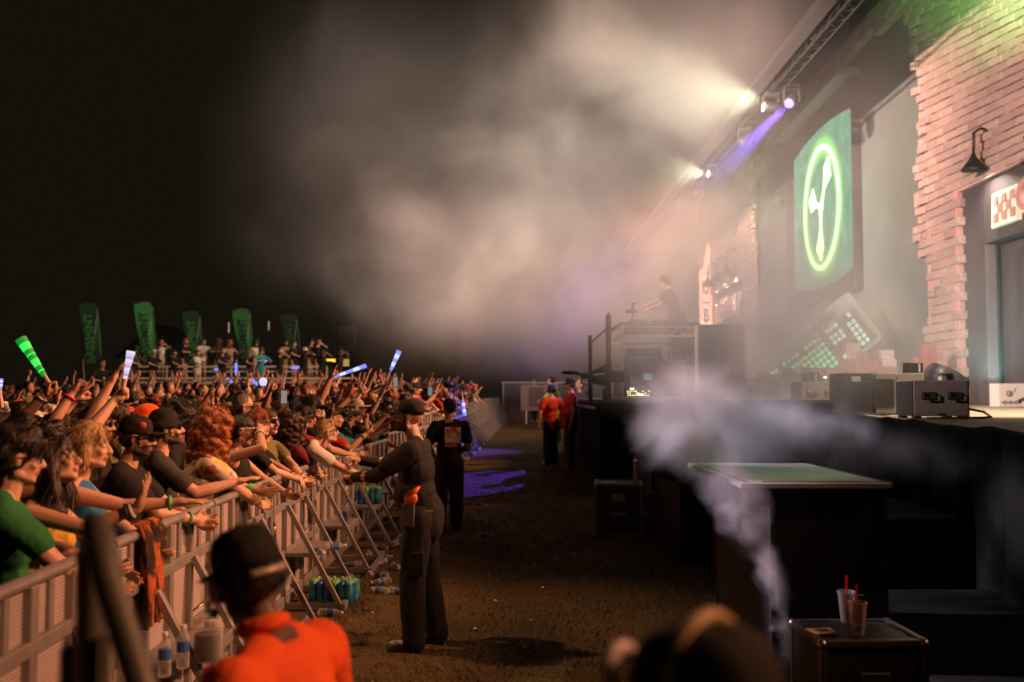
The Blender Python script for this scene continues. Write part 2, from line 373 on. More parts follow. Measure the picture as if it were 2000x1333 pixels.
def brick_mat(name, base, mortar_dark=.7):
    m, t, b = nt(name); N = t.nodes; L = t.links; tc = N.new("ShaderNodeTexCoord")
    n1 = N.new("ShaderNodeTexNoise"); n1.inputs["Scale"].default_value = .9; n1.inputs["Detail"].default_value = 6; L.new(tc.outputs["Object"], n1.inputs["Vector"])
    at = N.new("ShaderNodeAttribute"); at.attribute_name = "shade"
    rp = N.new("ShaderNodeMix"); rp.data_type = 'RGBA'; c = np.array(base)
    rp.inputs["A"].default_value = (*(c * .72), 1); rp.inputs["B"].default_value = (*np.clip(c * 1.25, 0, 1), 1)
    ad = N.new("ShaderNodeMath"); ad.operation = 'MULTIPLY_ADD'; ad.inputs[1].default_value = .5; L.new(n1.outputs["Fac"], ad.inputs[0])
    hf = N.new("ShaderNodeMath"); hf.operation = 'MULTIPLY'; hf.inputs[1].default_value = .5; L.new(at.outputs["Fac"], hf.inputs[0]); L.new(hf.outputs[0], ad.inputs[2])
    L.new(ad.outputs[0], rp.inputs["Factor"]); L.new(rp.outputs["Result"], b.inputs["Base Color"])
    mp = N.new("ShaderNodeMapping"); mp.inputs["Scale"].default_value = (6, 3.0, 16); mp.inputs["Rotation"].default_value = (R(14), 0, 0); L.new(tc.outputs["Object"], mp.inputs["Vector"])
    n2 = N.new("ShaderNodeTexNoise"); n2.inputs["Scale"].default_value = .8; n2.inputs["Detail"].default_value = 6; L.new(mp.outputs[0], n2.inputs["Vector"])
    bp = N.new("ShaderNodeBump"); bp.inputs["Strength"].default_value = .9; bp.inputs["Distance"].default_value = .09
    L.new(n2.outputs["Fac"], bp.inputs["Height"]); L.new(bp.outputs["Normal"], b.inputs["Normal"]); b.inputs["Roughness"].default_value = 1.15
    return m
BRICK = brick_mat("carved_foam_brick", (.34, .245, .212)); MORTAR = mat("brick_joint", (.50, .27, .22), .9, 0, .2, 3)
def bricks(name, parent, off, y0, y1, z0, z1, bw, bh, jag_lo=None, jag_hi=None, hole=None, warp=None, depth=.22, xo=0.0, out=.0, gap=.03, back=True, seed=1):
    """brick courses on the facade plane; hole(y,z)->True leaves the brick out"""
    rs = np.random.default_rng(seed); mb = MB(); shade = []
    nz = int(round((z1 - z0) / bh)); ny = int(math.ceil((y1 - y0) / bw)) + 1
    for j in range(nz):
        z = z0 + (j + .5) * bh; o = (j % 2) * bw / 2
        for i in range(-1, ny):
            a = y0 + i * bw + o; b = a + bw; L0 = y0; L1 = y1
            if jag_hi: L1 = y1 + jag_hi(z) + rs.uniform(-.42, .36)
            if jag_lo: L0 = y0 + jag_lo(z) + rs.uniform(-.42, .36)
            a2 = max(a, L0); b2 = min(b, L1)
            if b2 - a2 < .18: continue
            ym = (a2 + b2) / 2
            if hole and hole(ym, z): continue
            edge = (b2 >= L1 - .01 or b2 > y1 - .6)
            dx = rs.uniform(-.035, .035) + (rs.uniform(-.12, .05) if edge and jag_hi else 0); rx = rs.uniform(-.004, .004) + (rs.uniform(-.05, .05) if edge and jag_hi else 0)
            M = np.array(Euler((rx, 0, rs.uniform(-.012, .012))).to_matrix())
            c = np.array([WX(ym) + xo + dx, ym, z])
            n0 = mb.n; h = np.array([depth, b2 - a2 - gap, bh - gap]) / 2; e = min(.028, h[1] * .4)
            # chamfered front (towards -x)
            V = [[h[0], sy * h[1], sz * h[2]] for sy in (-1, 1) for sz in (-1, 1)] + [[-h[0] + e, sy * h[1], sz * h[2]] for sy in (-1, 1) for sz in (-1, 1)] + [[-h[0], sy * (h[1] - e), sz * (h[2] - e)] for sy in (-1, 1) for sz in (-1, 1)]
            V = np.array(V) @ M.T + c
            F = [(8, 9, 11, 10)]
            for k in (4, 0):
                q = k + 4
                F += [(k, k + 1, q + 1, q), (k + 2, q + 2, q + 3, k + 3), (k, q, q + 2, k + 2), (k + 1, k + 3, q + 3, q + 1)]
            F += [(0, 2, 3, 1)]
            if warp: V[:, 2] = warp(V[:, 1], V[:, 2])
            mb.add(V - off, F); shade += [rs.random()] * len(F)
            if back and b2 < L1 - .05 or (back and not edge):
                pass
    o = mb.build(name, [BRICK], parent)
    at = o.data.attributes.new("shade", 'FLOAT', 'FACE'); at.data.foreach_set("value", shade)
    return o
def lamp_goose(parent, off, y, z, xo=0.0, s=1.0, lit=True):
    x = WX(y) + xo; mb = MB(); dk = mat("lamp_black", (.02, .018, .02), .5, .3)
    mb.tube([(x, y, z + 1.5 * s), (x - .35 * s, y, z + 1.62 * s), (x - .62 * s, y, z + 1.45 * s), (x - .66 * s, y, z + .55 * s)], .06 * s, 8)
    mb.ell((x - .02, y, z + 1.5 * s), (.08 * s, .16 * s, .16 * s))
    mb.lathe((x - .66 * s, y, z), [(.48 * s, 0), (.44 * s, .06 * s), (.28 * s, .26 * s), (.12 * s, .5 * s), (.08 * s, .62 * s)], 16)
    g = MB(); g.v = [v - off for v in mb.v]; g.f = mb.f; g.m = mb.m; g.n = mb.n
    o = g.build("gooseneck_lamp", dk, parent, smooth=True)
    b = MB(); b.ell(np.array((x - .66 * s, y, z + .10 * s)) - off, (.2 * s, .2 * s, .08 * s)); b.build("bulb", emis("warm_bulb", (1, .85, .72), 5), o)
    spot((x - .66 * s, y, z - .02), (x - .1, y, z - 3), 1100 * s * s, (1, .80, .68), 150, .7, .12)
    return o
dkpanel = mat("dark_door_panel", (.055, .048, .048), .6, 0, .3, 2, .2, 6)
def sign_letters(parent, off, y_far, y_near, z0, z1, word, xo, seed, skew=.35):
    """checker panel then cut-out letters, on the facade; reads from far (left in view) to near"""
    white = mat("sign_cream", (.78, .72, .55), .55, 0, .06, 2); pink = mat("sign_mauve", (.34, .17, .155), .6, 0, .1, 3)
    fn = lambda u, v, w: np.array([WX(u) + xo - w, u, v]) - off
    H = z1 - z0; Lc = H * 1.55
    y1c = y_far - Lc
    sk = lambda v: skew * 0
    bd = MB(); bd.prism([(y_far + .1, z0), (y_far, z1), (y1c, z1), (y1c + .1, z0)], .0, .16, fn); bd.build("sign_board", white, parent)
    ck = MB(); n = 5
    for i in range(n):
        for j in range(3):
            if (i + j) % 2 == 0:
                a = y_far - .12 - i * (Lc - .24) / n; b = a - (Lc - .24) / n; c = z0 + .12 + j * (H - .24) / 3; d = c + (H - .24) / 3
                ck.prism([(a, c), (a, d), (b, d), (b, c)], .14, .20, fn)
    ck.build("checker", pink, parent)
    ctr = (y1c + y_near) / 2
    t = text_mesh("lettering", word, H * 1.28, pink, parent, Vector((WX(ctr) + xo - .2, ctr, (z0 + z1) / 2)) - Vector(off), (R(90), 0, R(-90)), .05, .03)
    bb = max(abs(v.co.x) for v in t.data.vertices); t.scale = (abs(y1c - y_near) / 2 / bb * .96, 1, 1)
    t2 = text_mesh("letter_outline", word, H * 1.28, white, parent, Vector((WX(ctr) + xo - .10, ctr, (z0 + z1) / 2)) - Vector(off), (R(90), 0, R(-90)), .05, .11)
    t2.scale = t.scale
def nrm3(v): return v / (np.linalg.norm(v) + 1e-9)
def build_facade():
    off = np.array([14.3, 28.0, DZ])
    f = thing("brick_facade", "tall pink brick facade with jagged edge and open doorway, nearest the camera", "facade", off.tolist())
    warp = lambda y, z: z + np.maximum(0, z - 8) * .026 * (y - 34)
    jag = lambda z: -.1 + .35 * math.sin(z * .9) + (.5 if z < 3.2 else 0) - (.55 if 4.5 < z < 6.8 else 0) + (.35 if z > 12 else 0)
    hole = lambda y, z: (y < 31.6 and z < 8.35)
    bricks("brick_wall", f, off, 15.0, 34.9, DZ, DZ + .3 * 66, .8, .3, jag_hi=jag, hole=hole, warp=warp, seed=3)
    bk = MB(); fn = lambda u, v, w: np.array([WX(u) + w, u, v]) - off
    bk.prism([(31.6, DZ), (34.2, DZ), (34.2, 20), (15, 20), (15, 8.35), (31.6, 8.35)], -.05, .4, fn); bk.build("mortar_backing", MORTAR, f)
    # dark timber door case set back in the opening
    d = MB(); d.prism([(31.6, DZ), (31.6, 8.35), (15, 8.35), (15, DZ)], .55, .7, fn)
    d.prism([(31.6, DZ), (31.6, 8.35), (30.0, 8.35), (30.0, DZ)], .10, .5, fn)
    d.prism([(30.0, 6.45), (30.0, 8.35), (15, 8.35), (15, 6.45)], .10, .5, fn)
    dr = d.build("door_case", dkpanel, f, bevel=.02)
    MB().prism([(29.9, DZ), (29.9, 6.4), (29.78, 6.4), (29.78, DZ)], .02, .3, fn).build("door_frame", mat("door_rail", (.16, .13, .13), .4, .3), dr)
    pn = MB()
    for a in (28.9, 27.3, 25.7): pn.prism([(a, 2.4), (a, 6.0), (a - 1.2, 6.0), (a - 1.2, 2.4)], .48, .56, fn)
    pn.build("door_panel", mat("dark_panel", (.045, .040, .045), .45, 0, .2, 2), dr)
    sign_letters(f, off, 29.1, 20.6, 6.78, 7.78, "GNARLY", .08, 1)
    for y in (29.3, 25.4, 21.6): lamp_goose(f, off, y, 8.55, 0, .78)
    # far facade
    off = np.array([15.6, 73.0, DZ])
    g = thing("brick_facade", "far pink brick facade at the end of the stage, half lost in haze", "facade", off.tolist())
    jag2 = lambda z: -.3 + .3 * math.sin(z * 1.1)
    hole2 = lambda y, z: (65.8 < y < 78.5 and z < 9.6)
    bricks("brick_wall", g, off, 62.6, 84.0, DZ, 18.0, .8, .3, jag_lo=jag2, hole=hole2, seed=5)
    fn = lambda u, v, w: np.array([WX(u) + w, u, v]) - off
    MB().prism([(63.2, DZ), (65.8, DZ), (65.8, 9.6), (78.5, 9.6), (78.5, DZ), (84, DZ), (84, 18.0), (63.2, 18.0)], -.05, .4, fn).build("mortar_backing", MORTAR, g)
    d = MB(); d.prism([(65.8, DZ), (65.8, 9.6), (78.5, 9.6), (78.5, DZ)], .4, .6, fn); d.build("door_case", dkpanel, g)
    sign_letters(g, off, 76.6, 67.2, 7.3, 8.75, "GNARLY", .05, 2)
    for y in (68.0, 71.8, 75.6): lamp_goose(g, off, y, 10.1, 0, 1.1)
    # broken strip of bricks hanging in the doorway
    bs = MB()
    for i in range(14): bs.box(np.array([WX(67.5) + .1, 67.3 - .05 * i + .2 * math.sin(i), 6.3 - .3 * i]) - off, (.25, .9, .25))
    bs.build("brick_strip", BRICK, g)
    # projecting vertical club sign with neon outline
    v = thing("neon_sign", "vertical neon club sign with orange outline on the far facade", "neon sign", (WX(78.5) - .06, 78.5, 9.2))
    whitep = mat("sign_white_face", (.7, .55, .5), .5, 0, .05, emit=(1, .62, .50), estr=.55)
    neon = emis("orange_neon", (1, .25, .10), 5.0)
    pts = [(0, -4), (-.85, -4), (-.55, -3.2), (-.85, -2.4), (-.85, 2.4), (-.5, 2.7), (-.42, 3.6), (-.2, 4.6), (0, 3.6)]
    MB().prism(pts, -.25, .25, lambda u, w, t: (u, t, w)).build("sign_face", whitep, v)
    nb = MB(); nb.tube([(p[0], -.32, p[1]) for p in pts + pts[:1]], .05, 6); nb.build("neon_tube", neon, v)
    dkb = mat("sign_letter_dark", (.10, .06, .06), .5, 0, 0)
    for zz in (2.2, -.1, -2.2): MB().box((-.43, -.27, zz), (.7, .05, .10)).build("divider", dkb, v)
    for q, zz in (("U", 1.05), ("B", -1.15), ):
        text_mesh("lettering", q, 1.5, dkb, v, (-.43, -.30, zz), (R(90), 0, 0), .03, .02, 'CENTER', .55)
    # grey centre wall with a brick crown
    off = np.array([14.9, 48, DZ])
    c = thing("backdrop_wall", "plain grey backdrop wall behind the big screen", "backdrop", off.tolist())
    fn = lambda u, w, t: np.array([WX(u) + t, u, w]) - off
    grey = mat("grey_backdrop", (.095, .115, .105), .75, 0, .2, .5, .15, 2)
    MB().prism([(34.2, DZ), (34.2, 16.9), (63.2, 16.9), (63.2, DZ)], .45, .7, fn).build("panel", grey, c)
    bricks("brick_crown", c, off, 34.6, 55.5, 16.3, 17.5, .8, .4, depth=.35, xo=.2, hole=lambda y, z: z < 16.7 and not (y < 39.5 and y > 36 or 50.5 < y), seed=8)
    bricks("brick_crown", c, off, 56.3, 63.4, 15.6, 16.8, .8, .4, depth=.35, xo=.2, hole=lambda y, z: z < 16.0 and y < 58.5, seed=9)
    # big screen prop shaped like an old monitor
    s = thing("video_screen", "huge monitor shaped video screen showing a glowing green emblem", "screen", off.tolist())
    bez = mat("screen_bezel", (.03, .028, .028), .45, 0, .2, 1)
    Y0, Y1, Z0, Z1 = 43.2, 53.4, 7.5, 14.5
    ob = [(Y0 - 1.3, Z0 - 1.9), (Y0 - 1.3, Z1 + 1.9), (Y1 + 1.3, Z1 + 1.5), (Y1 + 1.3, Z0 - 1.2)]
    fr = MB(); fs = lambda u, w, t: np.array([WX(u) - t + .35, u, w]) - off
    inn = []
    def curve(a, b, k, bow):
        r = []
        for i in range(k):
            f = i / k; u = a[0] + (b[0] - a[0]) * f; w = a[1] + (b[1] - a[1]) * f; bu = 4 * f * (1 - f)
            r.append((u + bow[0] * bu, w + bow[1] * bu))
        return r
    inn = curve((Y0, Z0), (Y0, Z1), 10, (-.12, 0)) + curve((Y0, Z1), (Y1, Z1), 14, (0, .42)) + curve((Y1, Z1), (Y1, Z0), 10, (.12, 0)) + curve((Y1, Z0), (Y0, Z0), 14, (0, -.42))
    n = len(inn); out = []
    for u, w in inn:
        du = (u - (Y0 + Y1) / 2) / (Y1 - Y0) * 2; dw = (w - (Z0 + Z1) / 2) / (Z1 - Z0) * 2; k = max(abs(du), abs(dw))
        out.append(((Y0 + Y1) / 2 + du / k * (Y1 - Y0 + 1.3) / 2, (Z0 + Z1) / 2 + dw / k * (Z1 - Z0 + 2.2) / 2))
    V = [fs(u, w, .06) for u, w in inn] + [fs(u, w, .34) for u, w in out] + [fs(u, w, -.3) for u, w in out]
    F = [(i, (i + 1) % n, n + (i + 1) % n, n + i) for i in range(n)] + [(n + i, n + (i + 1) % n, 2 * n + (i + 1) % n, 2 * n + i) for i in range(n)]
    fr.add(V, F).build("bezel", bez, s)
    hd = MB(); hd.prism([(Y0 - .9, Z1 + 1.2), (Y0 - .9, Z1 + 1.5), (Y1 + .9, Z1 + 1.5), (Y1 + .9, Z1 + 1.2)], -.2, 1.0, fs); hd.build("hood", mat("hood_grey", (.2, .21, .2), .5, 0, .2, 1), s, bevel=.04)
    # screen picture
    m, t, b = nt("screen_picture"); N = t.nodes; L = t.links; tc = N.new("ShaderNodeTexCoord")
    n1 = N.new("ShaderNodeTexNoise"); n1.inputs["Scale"].default_value = 1.1; n1.inputs["Detail"].default_value = 9; n1.inputs["Roughness"].default_value = .75; L.new(tc.outputs["Object"], n1.inputs["Vector"])
    rp = N.new("ShaderNodeValToRGB"); e = rp.color_ramp.elements; e[0].position = .38; e[0].color = (.05, .24, .13, 1); e[1].position = .75; e[1].color = (.20, .50, .32, 1)
    L.new(n1.outputs["Fac"], rp.inputs["Fac"])
    # soft glow of the picture round the ring
    mp = N.new("ShaderNodeMapping"); mp.vector_type = 'TEXTURE'; cyc, czc = (Y0 + Y1) / 2, (Z0 + Z1) / 2
    lc = np.array([0, cyc, czc]) - off; mp.inputs["Location"].default_value = (0, lc[1], lc[2]); mp.inputs["Scale"].default_value = (1e6, 2.95, 2.95); L.new(tc.outputs["Object"], mp.inputs["Vector"])
    ln = N.new("ShaderNodeVectorMath"); ln.operation = 'LENGTH'; L.new(mp.outputs[0], ln.inputs[0])
    ab = N.new("ShaderNodeMath"); ab.operation = 'SUBTRACT'; ab.inputs[1].default_value = 1; L.new(ln.outputs["Value"], ab.inputs[0])
    a2 = N.new("ShaderNodeMath"); a2.operation = 'ABSOLUTE'; L.new(ab.outputs[0], a2.inputs[0])
    gr = N.new("ShaderNodeMapRange"); gr.interpolation_type = 'SMOOTHERSTEP'; gr.inputs["From Min"].default_value = .3; gr.inputs["From Max"].default_value = 0; L.new(a2.outputs[0], gr.inputs["Value"])
    mx = N.new("ShaderNodeMix"); mx.data_type = 'RGBA'; mx.inputs["B"].default_value = (.35, 1.0, .22, 1); L.new(gr.outputs[0], mx.inputs["Factor"]); L.new(rp.outputs["Color"], mx.inputs["A"])
    b.inputs["Base Color"].default_value = (.01, .01, .01, 1); L.new(mx.outputs["Result"], b.inputs["Emission Color"]); b.inputs["Emission Strength"].default_value = 1.15
    MB().prism(inn, -.2, .055, fs).build("display", m, s)
    glow = emis("emblem_glow", (.62, 1, .45), 2.6)
    em = MB(); cyy, czz, RO = (Y0 + Y1) / 2, (Z0 + Z1) / 2, 2.95
    for k in range(64):
        a, bb = 2 * math.pi * k / 64, 2 * math.pi * (k + 1) / 64
        em.prism([(cyy + q * math.cos(an), czz + q * math.sin(an)) for q, an in ((RO - .14, a), (RO + .14, a), (RO + .14, bb), (RO - .14, bb))], .05, .10, fs)
    # three-armed blade, each arm waisted then flared to a tip; arms point up-right, left and down in view (view right = -y)
    for ang, ln_ in ((57, 2.5), (163, 2.1), (268, 2.5)):
        a = R(ang); ux, uz = -math.cos(a), math.sin(a); px_, pz_ = -uz, ux
        prof = [(0, .32), (.5, .16), (.9, .14), (1.4, .46), (1.8, .80), (2.4, .08)]
        L_ = [(cyy + ux * r * ln_ / 2.3 + px_ * w, czz + uz * r * ln_ / 2.3 + pz_ * w) for r, w in prof] + [(cyy + ux * r * ln_ / 2.3 - px_ * w * .55, czz + uz * r * ln_ / 2.3 - pz_ * w * .55) for r, w in prof[::-1]]
        em.prism(L_, .05, .101, fs)
    em.build("emblem", glow, s)
    # giant keyboard prop leaning below the screen, turned towards the pit
    kb = thing("keyboard_prop", "giant tilted keyboard prop with glowing green keys below the screen", "keyboard prop", (12.0, 38.0, DZ))
    o3 = np.array(kb.location); nv = nrm3(np.array([-.62, -.74, .22])); rt = nrm3(np.cross(np.array([0, 0, 1.]), -nv)); rt = rt if rt[0] > 0 else -rt; upn = nrm3(np.cross(rt, nv)); upn = upn if upn[2] > 0 else -upn
    ax = nrm3(rt * .80 + upn * .62); upv = nrm3(-upn * .78 + rt * .62); upv = nrm3(upv - ax * upv.dot(ax))
    A = np.array([12.95, 38.0, 5.8]) - ax * 4.3       # far lower-left end of the top edge; the top corner shows highest
    Lk = 4.3; Wk = 2.35
    fk = lambda u, v, w: A + ax * u + upv * v + nv * w - o3
    body = mat("keyboard_teal", (.13, .22, .20), .45, 0, .15, 1)
    MB().prism([(-.6, -.1), (Lk - .1, -.1), (Lk, 0), (Lk, Wk - .2), (Lk - .2, Wk), (-.6, Wk)], -.25, 0, fk).build("case", body, kb, bevel=.04)
    MB().prism([(-.5, .62), (Lk - .22, .62), (Lk - .22, Wk - .18), (-.5, Wk - .18)], -.05, .04, fk).build("key_bed", mat("key_bed_black", (.025, .028, .028), .5), kb)
    sl = MB(); sl.prism([(Lk - 1.5, .16), (Lk - .9, .16), (Lk - .9, .48), (Lk - 1.5, .48)], 0, .05, fk); sl.prism([(Lk - 2.2, .2), (Lk - 1.7, .2), (Lk - 1.7, .44), (Lk - 2.2, .44)], 0, .05, fk); sl.build("badge_slot", mat("slot_grey", (.05, .07, .065), .5), kb)
    keym = mat("green_key", (.16, .4, .26), .4, 0, .15, 1.5, emit=(.20, 1, .40), estr=1.7); keyw = mat("pale_key", (.3, .4, .36), .4, 0, .2, 1.5, emit=(.5, 1, .75), estr=1.4)
    kk = MB(); pt_ = .20
    for i in range(21):
        for j in range(6):
            u = -.40 + i * .205; v = .70 + j * .235 + (.09 if j > 0 else 0)
            if j == 0 and i % 5 == 4: continue
            if i in (14, 18) or (14 <= i <= 18 and j in (3, 4)): continue
            if u + .18 > Lk - .24: continue
            mi = 1 if (i > 13 or j == 0) else 0; k = .132
            kk.prism([(u, v), (u + k, v), (u + k, v + k * 1.05), (u, v + k * 1.05)], .03, .09, fk, mi)
            kk.prism([(u + .02, v + .02), (u + k - .02, v + .02), (u + k - .02, v + k * .9), (u + .02, v + k * .9)], .08, .12, fk, mi)
    kk.build("keys", [keym, keyw], kb)
    st = MB(); st.prism([(.2, 0), (3.4, 0), (1.3, 3.1), (.9, 3.1)], .5, .7, lambda u, v, w: np.array([12.2 + u * .55 - 12.0, 38.6 - u * .6 - 38.0 + w, v])); st.tube([(.15, .5, 0), (-.3, .3, 3.2), (0, .2, 3.9)], .06, 8); st.build("stand", mat("prop_stand", (.12, .16, .15), .5), kb)
    # roof over the stage and lighting truss
    rf = thing("stage_roof", "dark sloping stage roof above the facade", "roof", (11, 40, 13))
    MB().prism([(-1.6, .25), (2.0, 5.1), (8, 5.6), (8, 6.0), (1.8, 5.5), (-1.8, .55)], -36, 48, lambda u, v, w: (u, w, v)).build("roof_sheet", mat("roof_black", (.02, .019, .019), .8, 0, .3, 1), rf)
    rb = MB()
    for y in range(-34, 48, 5):
        MB().tube([(-1.5, y, .1), (2.0, y, 4.8)], .05, 6).build("rafter", mat("truss_grey", (.10, .10, .10), .4, .8), rf)
    tr = thing("lighting_truss", "dark lighting truss running along the front of the stage roof", "truss", (9.6, 40, 13.1))
    tb = MB()
    for dx, dz in ((0, 0), (.4, 0), (0, .4), (.4, .4)): tb.tube([(dx, -36, dz), (dx, 44, dz)], .03, 6)
    for y in np.arange(-36, 44, .8):
        tb.tube([(0, y, 0), (0, y + .4, .4), (0, y + .8, 0)], .015, 5); tb.tube([(0, y, 0), (.4, y + .4, 0), (0, y + .8, 0)], .015, 5)
    tb.build("lattice", mat("truss_grey", (.10, .10, .10), .4, .8), tr)
build_facade()

# ---- moving heads: on the truss (lit) and on the deck (dark)
def moving_head(label, loc, aim, lens=None, hang=False, s=1.0, group=None):
    r = thing("moving_head_light", label, "stage light", loc, group=group)
    d = Vector(aim).normalized(); M = np.array(d.to_track_quat('Z', 'Y').to_matrix()); k = 1 if not hang else -1
    c = np.array([0, 0, .42 * s * k if not hang else -.42 * s])
    MB().box((0, 0, .06 * s * k), (.42 * s, .36 * s, .14 * s)).build("base", blkp, r, bevel=.02)
    y = MB()
    for q in (-1, 1): y.box((q * .21 * s, 0, .26 * s * k), (.05 * s, .16 * s, .42 * s))
    y.box((0, 0, .12 * s * k), (.44 * s, .2 * s, .05 * s)); y.build("yoke", blkp, r, bevel=.015)
    h = MB(); h.lathe(c, [(.08 * s, -.34 * s), (.16 * s, -.3 * s), (.185 * s, -.1 * s), (.18 * s, .12 * s), (.155 * s, .22 * s)], 16, rot=M); hd = h.build("head", blkp, r, smooth=True)
    l = MB(); l.lathe(c + M @ np.array([0, 0, .215 * s]), [(.14 * s, 0), (.12 * s, .02 * s), (.05 * s, .035 * s)], 16, rot=M); l.build("lens", lens or mat("dark_lens", (.03, .03, .04), .1), hd, smooth=True)
    return r
moving_head("bright pale green stage light glaring on the truss", (9.7, 36.75, 13.15), (-21, .4, 2.7), emis("lens_pale_green", (.85, 1, .55), 14), True, 1.3)
moving_head("violet stage light on the truss beside the glaring green one", (10.3, 36.2, 13.25), (-10.5, -14.4, -12.5), emis("lens_violet", (.35, .22, 1), 3), True, 1.3)
moving_head("small pale green stage light further along the truss", (9.7, 47.5, 12.95), (-21, -3, .5), emis("lens_pale_green2", (.85, 1, .5), 10), True, 1.1)
for i, y in enumerate((41.5, 52.0, 57.0)):
    moving_head(["unlit stage light between the two green lamps on the truss", "unlit stage light past the small green lamp on the truss", "unlit stage light at the far end of the truss"][i], (9.8, y, 13.1), (-8, -3, -9), None, True, 1.2, "unlit lights on the truss")
moving_head("violet lit moving head on the deck behind the cases", (8.5, 30.2, DZ), (-2, 5.5, 4.2), emis("lens_violet_floor", (.3, .22, 1), 6), False, 1.7)
for lab, px, Y, sx in (("dark moving head on the deck behind the left long case, beam end left", 1588, 24, 1.55), ("dark moving head peeping above the left end of the open case", 1660, 23, 1.35), ("dark moving head behind the middle of the open case", 1722, 22.5, 1.35), ("large dark moving head right of the open case, near the doorway", 1842, 22, 1.6), ("dark moving head on the deck beside the booth, in smoke", 1425, 27, 1.5), ("dark moving head on the deck left of the violet light", 1500, 27, 1.5)):
    X = (px - 1000) / 1944 * Y
    moving_head(lab, (X, Y, DZ), (-1.0, -.2, .45), None, False, sx, "dark moving heads on the deck")
# ================================================================== DECK EQUIPMENT
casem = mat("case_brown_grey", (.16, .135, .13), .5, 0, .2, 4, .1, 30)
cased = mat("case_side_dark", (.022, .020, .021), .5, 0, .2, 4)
steel = mat("worn_steel", (.42, .40, .38), .35, 1, .2, 12)
dull = mat("dull_metal", (.25, .25, .25), .4, 1)
white_ink = mat("white_ink", (.75, .72, .7), .6, 0, 0)
def P(px, py, Y):
    th = math.atan(103.5 / 1944); a = (px - 1000) / 1944; b = (666.5 - py) / 1944
    fy = math.cos(th) - b * math.sin(th); fz = math.sin(th) + b * math.cos(th)
    return (a / fy * Y, Y, 1.9 + fz / fy * Y)
def haze_case(label, loc, w, d, h, group):
    """low black machine case facing the camera side, two flip handles"""
    r = thing("effects_case", label, "equipment case", loc, group=group)
    MB().box((0, 0, h / 2 + .04), (w, d, h)).build("body", casem, r, bevel=.012)
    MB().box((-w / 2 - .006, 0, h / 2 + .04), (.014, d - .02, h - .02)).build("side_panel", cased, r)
    MB().box((w / 2 + .005, 0, h / 2 + .04), (.025, d, h + .02)).build("edge_rail", steel, r, bevel=.005)
    for q in (-.24, .24):
        hb = MB(); hb.box((q * w, -d / 2 - .008, h * .66), (.26 * w, .02, h * .2))
        o = hb.build("handle_plate", dull, r, bevel=.006)
        g = MB(); x0, x1 = q * w - .1 * w, q * w + .1 * w; y = -d / 2 - .03; z0, z1 = h * .59, h * .74
        g.tube([(x0, y + .02, z1), (x0, y - .02, z1), (x0, y - .02, z0), (x1, y - .02, z0), (x1, y - .02, z1), (x1, y + .02, z1)], .013, 6); g.build("handle_bar", cased, o)
    for a in (-.42, .42):
        for b in (-.4, .4): MB().box((a * w, b * d, .02), (.1, .1, .04)).build("foot", blkp, r)
    MB().box((.0, -d / 2 - .004, h * .14), (.14 * w, .006, .03)).build("badge", dull, r)
    t = MB(); t.lathe((.22 * w, -.05, h + .04), [(.13, 0), (.13, .06), (.1, .1), (.04, .11)], 14); t.box((.32 * w, -.02, h + .09), (.08, .1, .12)); t.build("nozzle", dull, r)
    return r
def long_case(label, loc, w, d, h, group):
    r = thing("confetti_machine", label, "stage machine", loc, group=group)
    MB().box((.30, 0, h / 2), (w - .6, d, h)).build("body", casem, r, bevel=.01)
    e = MB(); hw = .30
    prof = [(-d / 2, 0), (-d / 2, h * .92), (-d / 2 + .08, h), (d / 2 - .08, h), (d / 2, h * .92), (d / 2, 0)]
    a, b, c, g = -.14, .14, h * .80, h * .90
    # end plate with a cut-out grip
    for bx in ((-w / 2, 0, h * .40, .05, d, h * .80), (-w / 2, -d / 2 + .15, h * .85, .05, .3, h * .1), (-w / 2, d / 2 - .15, h * .85, .05, .3, h * .1), (-w / 2, 0, h * .95, .05, d, h * .1)):
        e.box(bx[:3], bx[3:])
    # the same shape turned to the camera side, forming the left upright
    x0 = -w / 2
    for bx in ((x0 + .26, -d / 2 - .02, h * .40, .52, .04, h * .80), (x0 + .09, -d / 2 - .02, h * .86, .18, .04, h * .12), (x0 + .43, -d / 2 - .02, h * .86, .18, .04, h * .12), (x0 + .26, -d / 2 - .02, h * .96, .52, .04, h * .08)):
        e.box(bx[:3], bx[3:])
    e.build("end_plate", blkp, r, bevel=.008)
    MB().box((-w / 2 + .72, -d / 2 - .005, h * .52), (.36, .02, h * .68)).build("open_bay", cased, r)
    sc = MB()
    for q in (.25, .5, .9): sc.box((-w / 2 + .95, -d / 2 - .01, h * q), (.02, .012, .02))
    sc.box((w * .1, -d / 2 - .01, .05), (w * .3, .01, .02)); sc.build("screws", steel, r)
    text_mesh("lettering", "SHO", .16, white_ink, r, (-w / 2 + 1.58, -d / 2 - .012, h * .56), (R(90), 0, 0), .003, .004)
    return r
G1 = "black effects cases along the stage edge"
def on_deck(px, Y): return ((px - 1000) / 1944 * Y, Y, DZ)
haze_case("nearest black effects case with two handles and cable on its right", on_deck(1818, 14.2), .76, .62, .50, G1)
haze_case("black effects case with two handles left of the long grip-ended machine", on_deck(1590, 18.8), .70, .7, .54, G1)
long_case("long black machine with grip cut-out end, between the two effects cases", on_deck(1712, 17.0), 1.42, .5, .70, "long stage machines")
long_case("long black machine left of the effects case, fading in the smoke", on_deck(1500, 23.5), 1.5, .8, .72, "long stage machines")
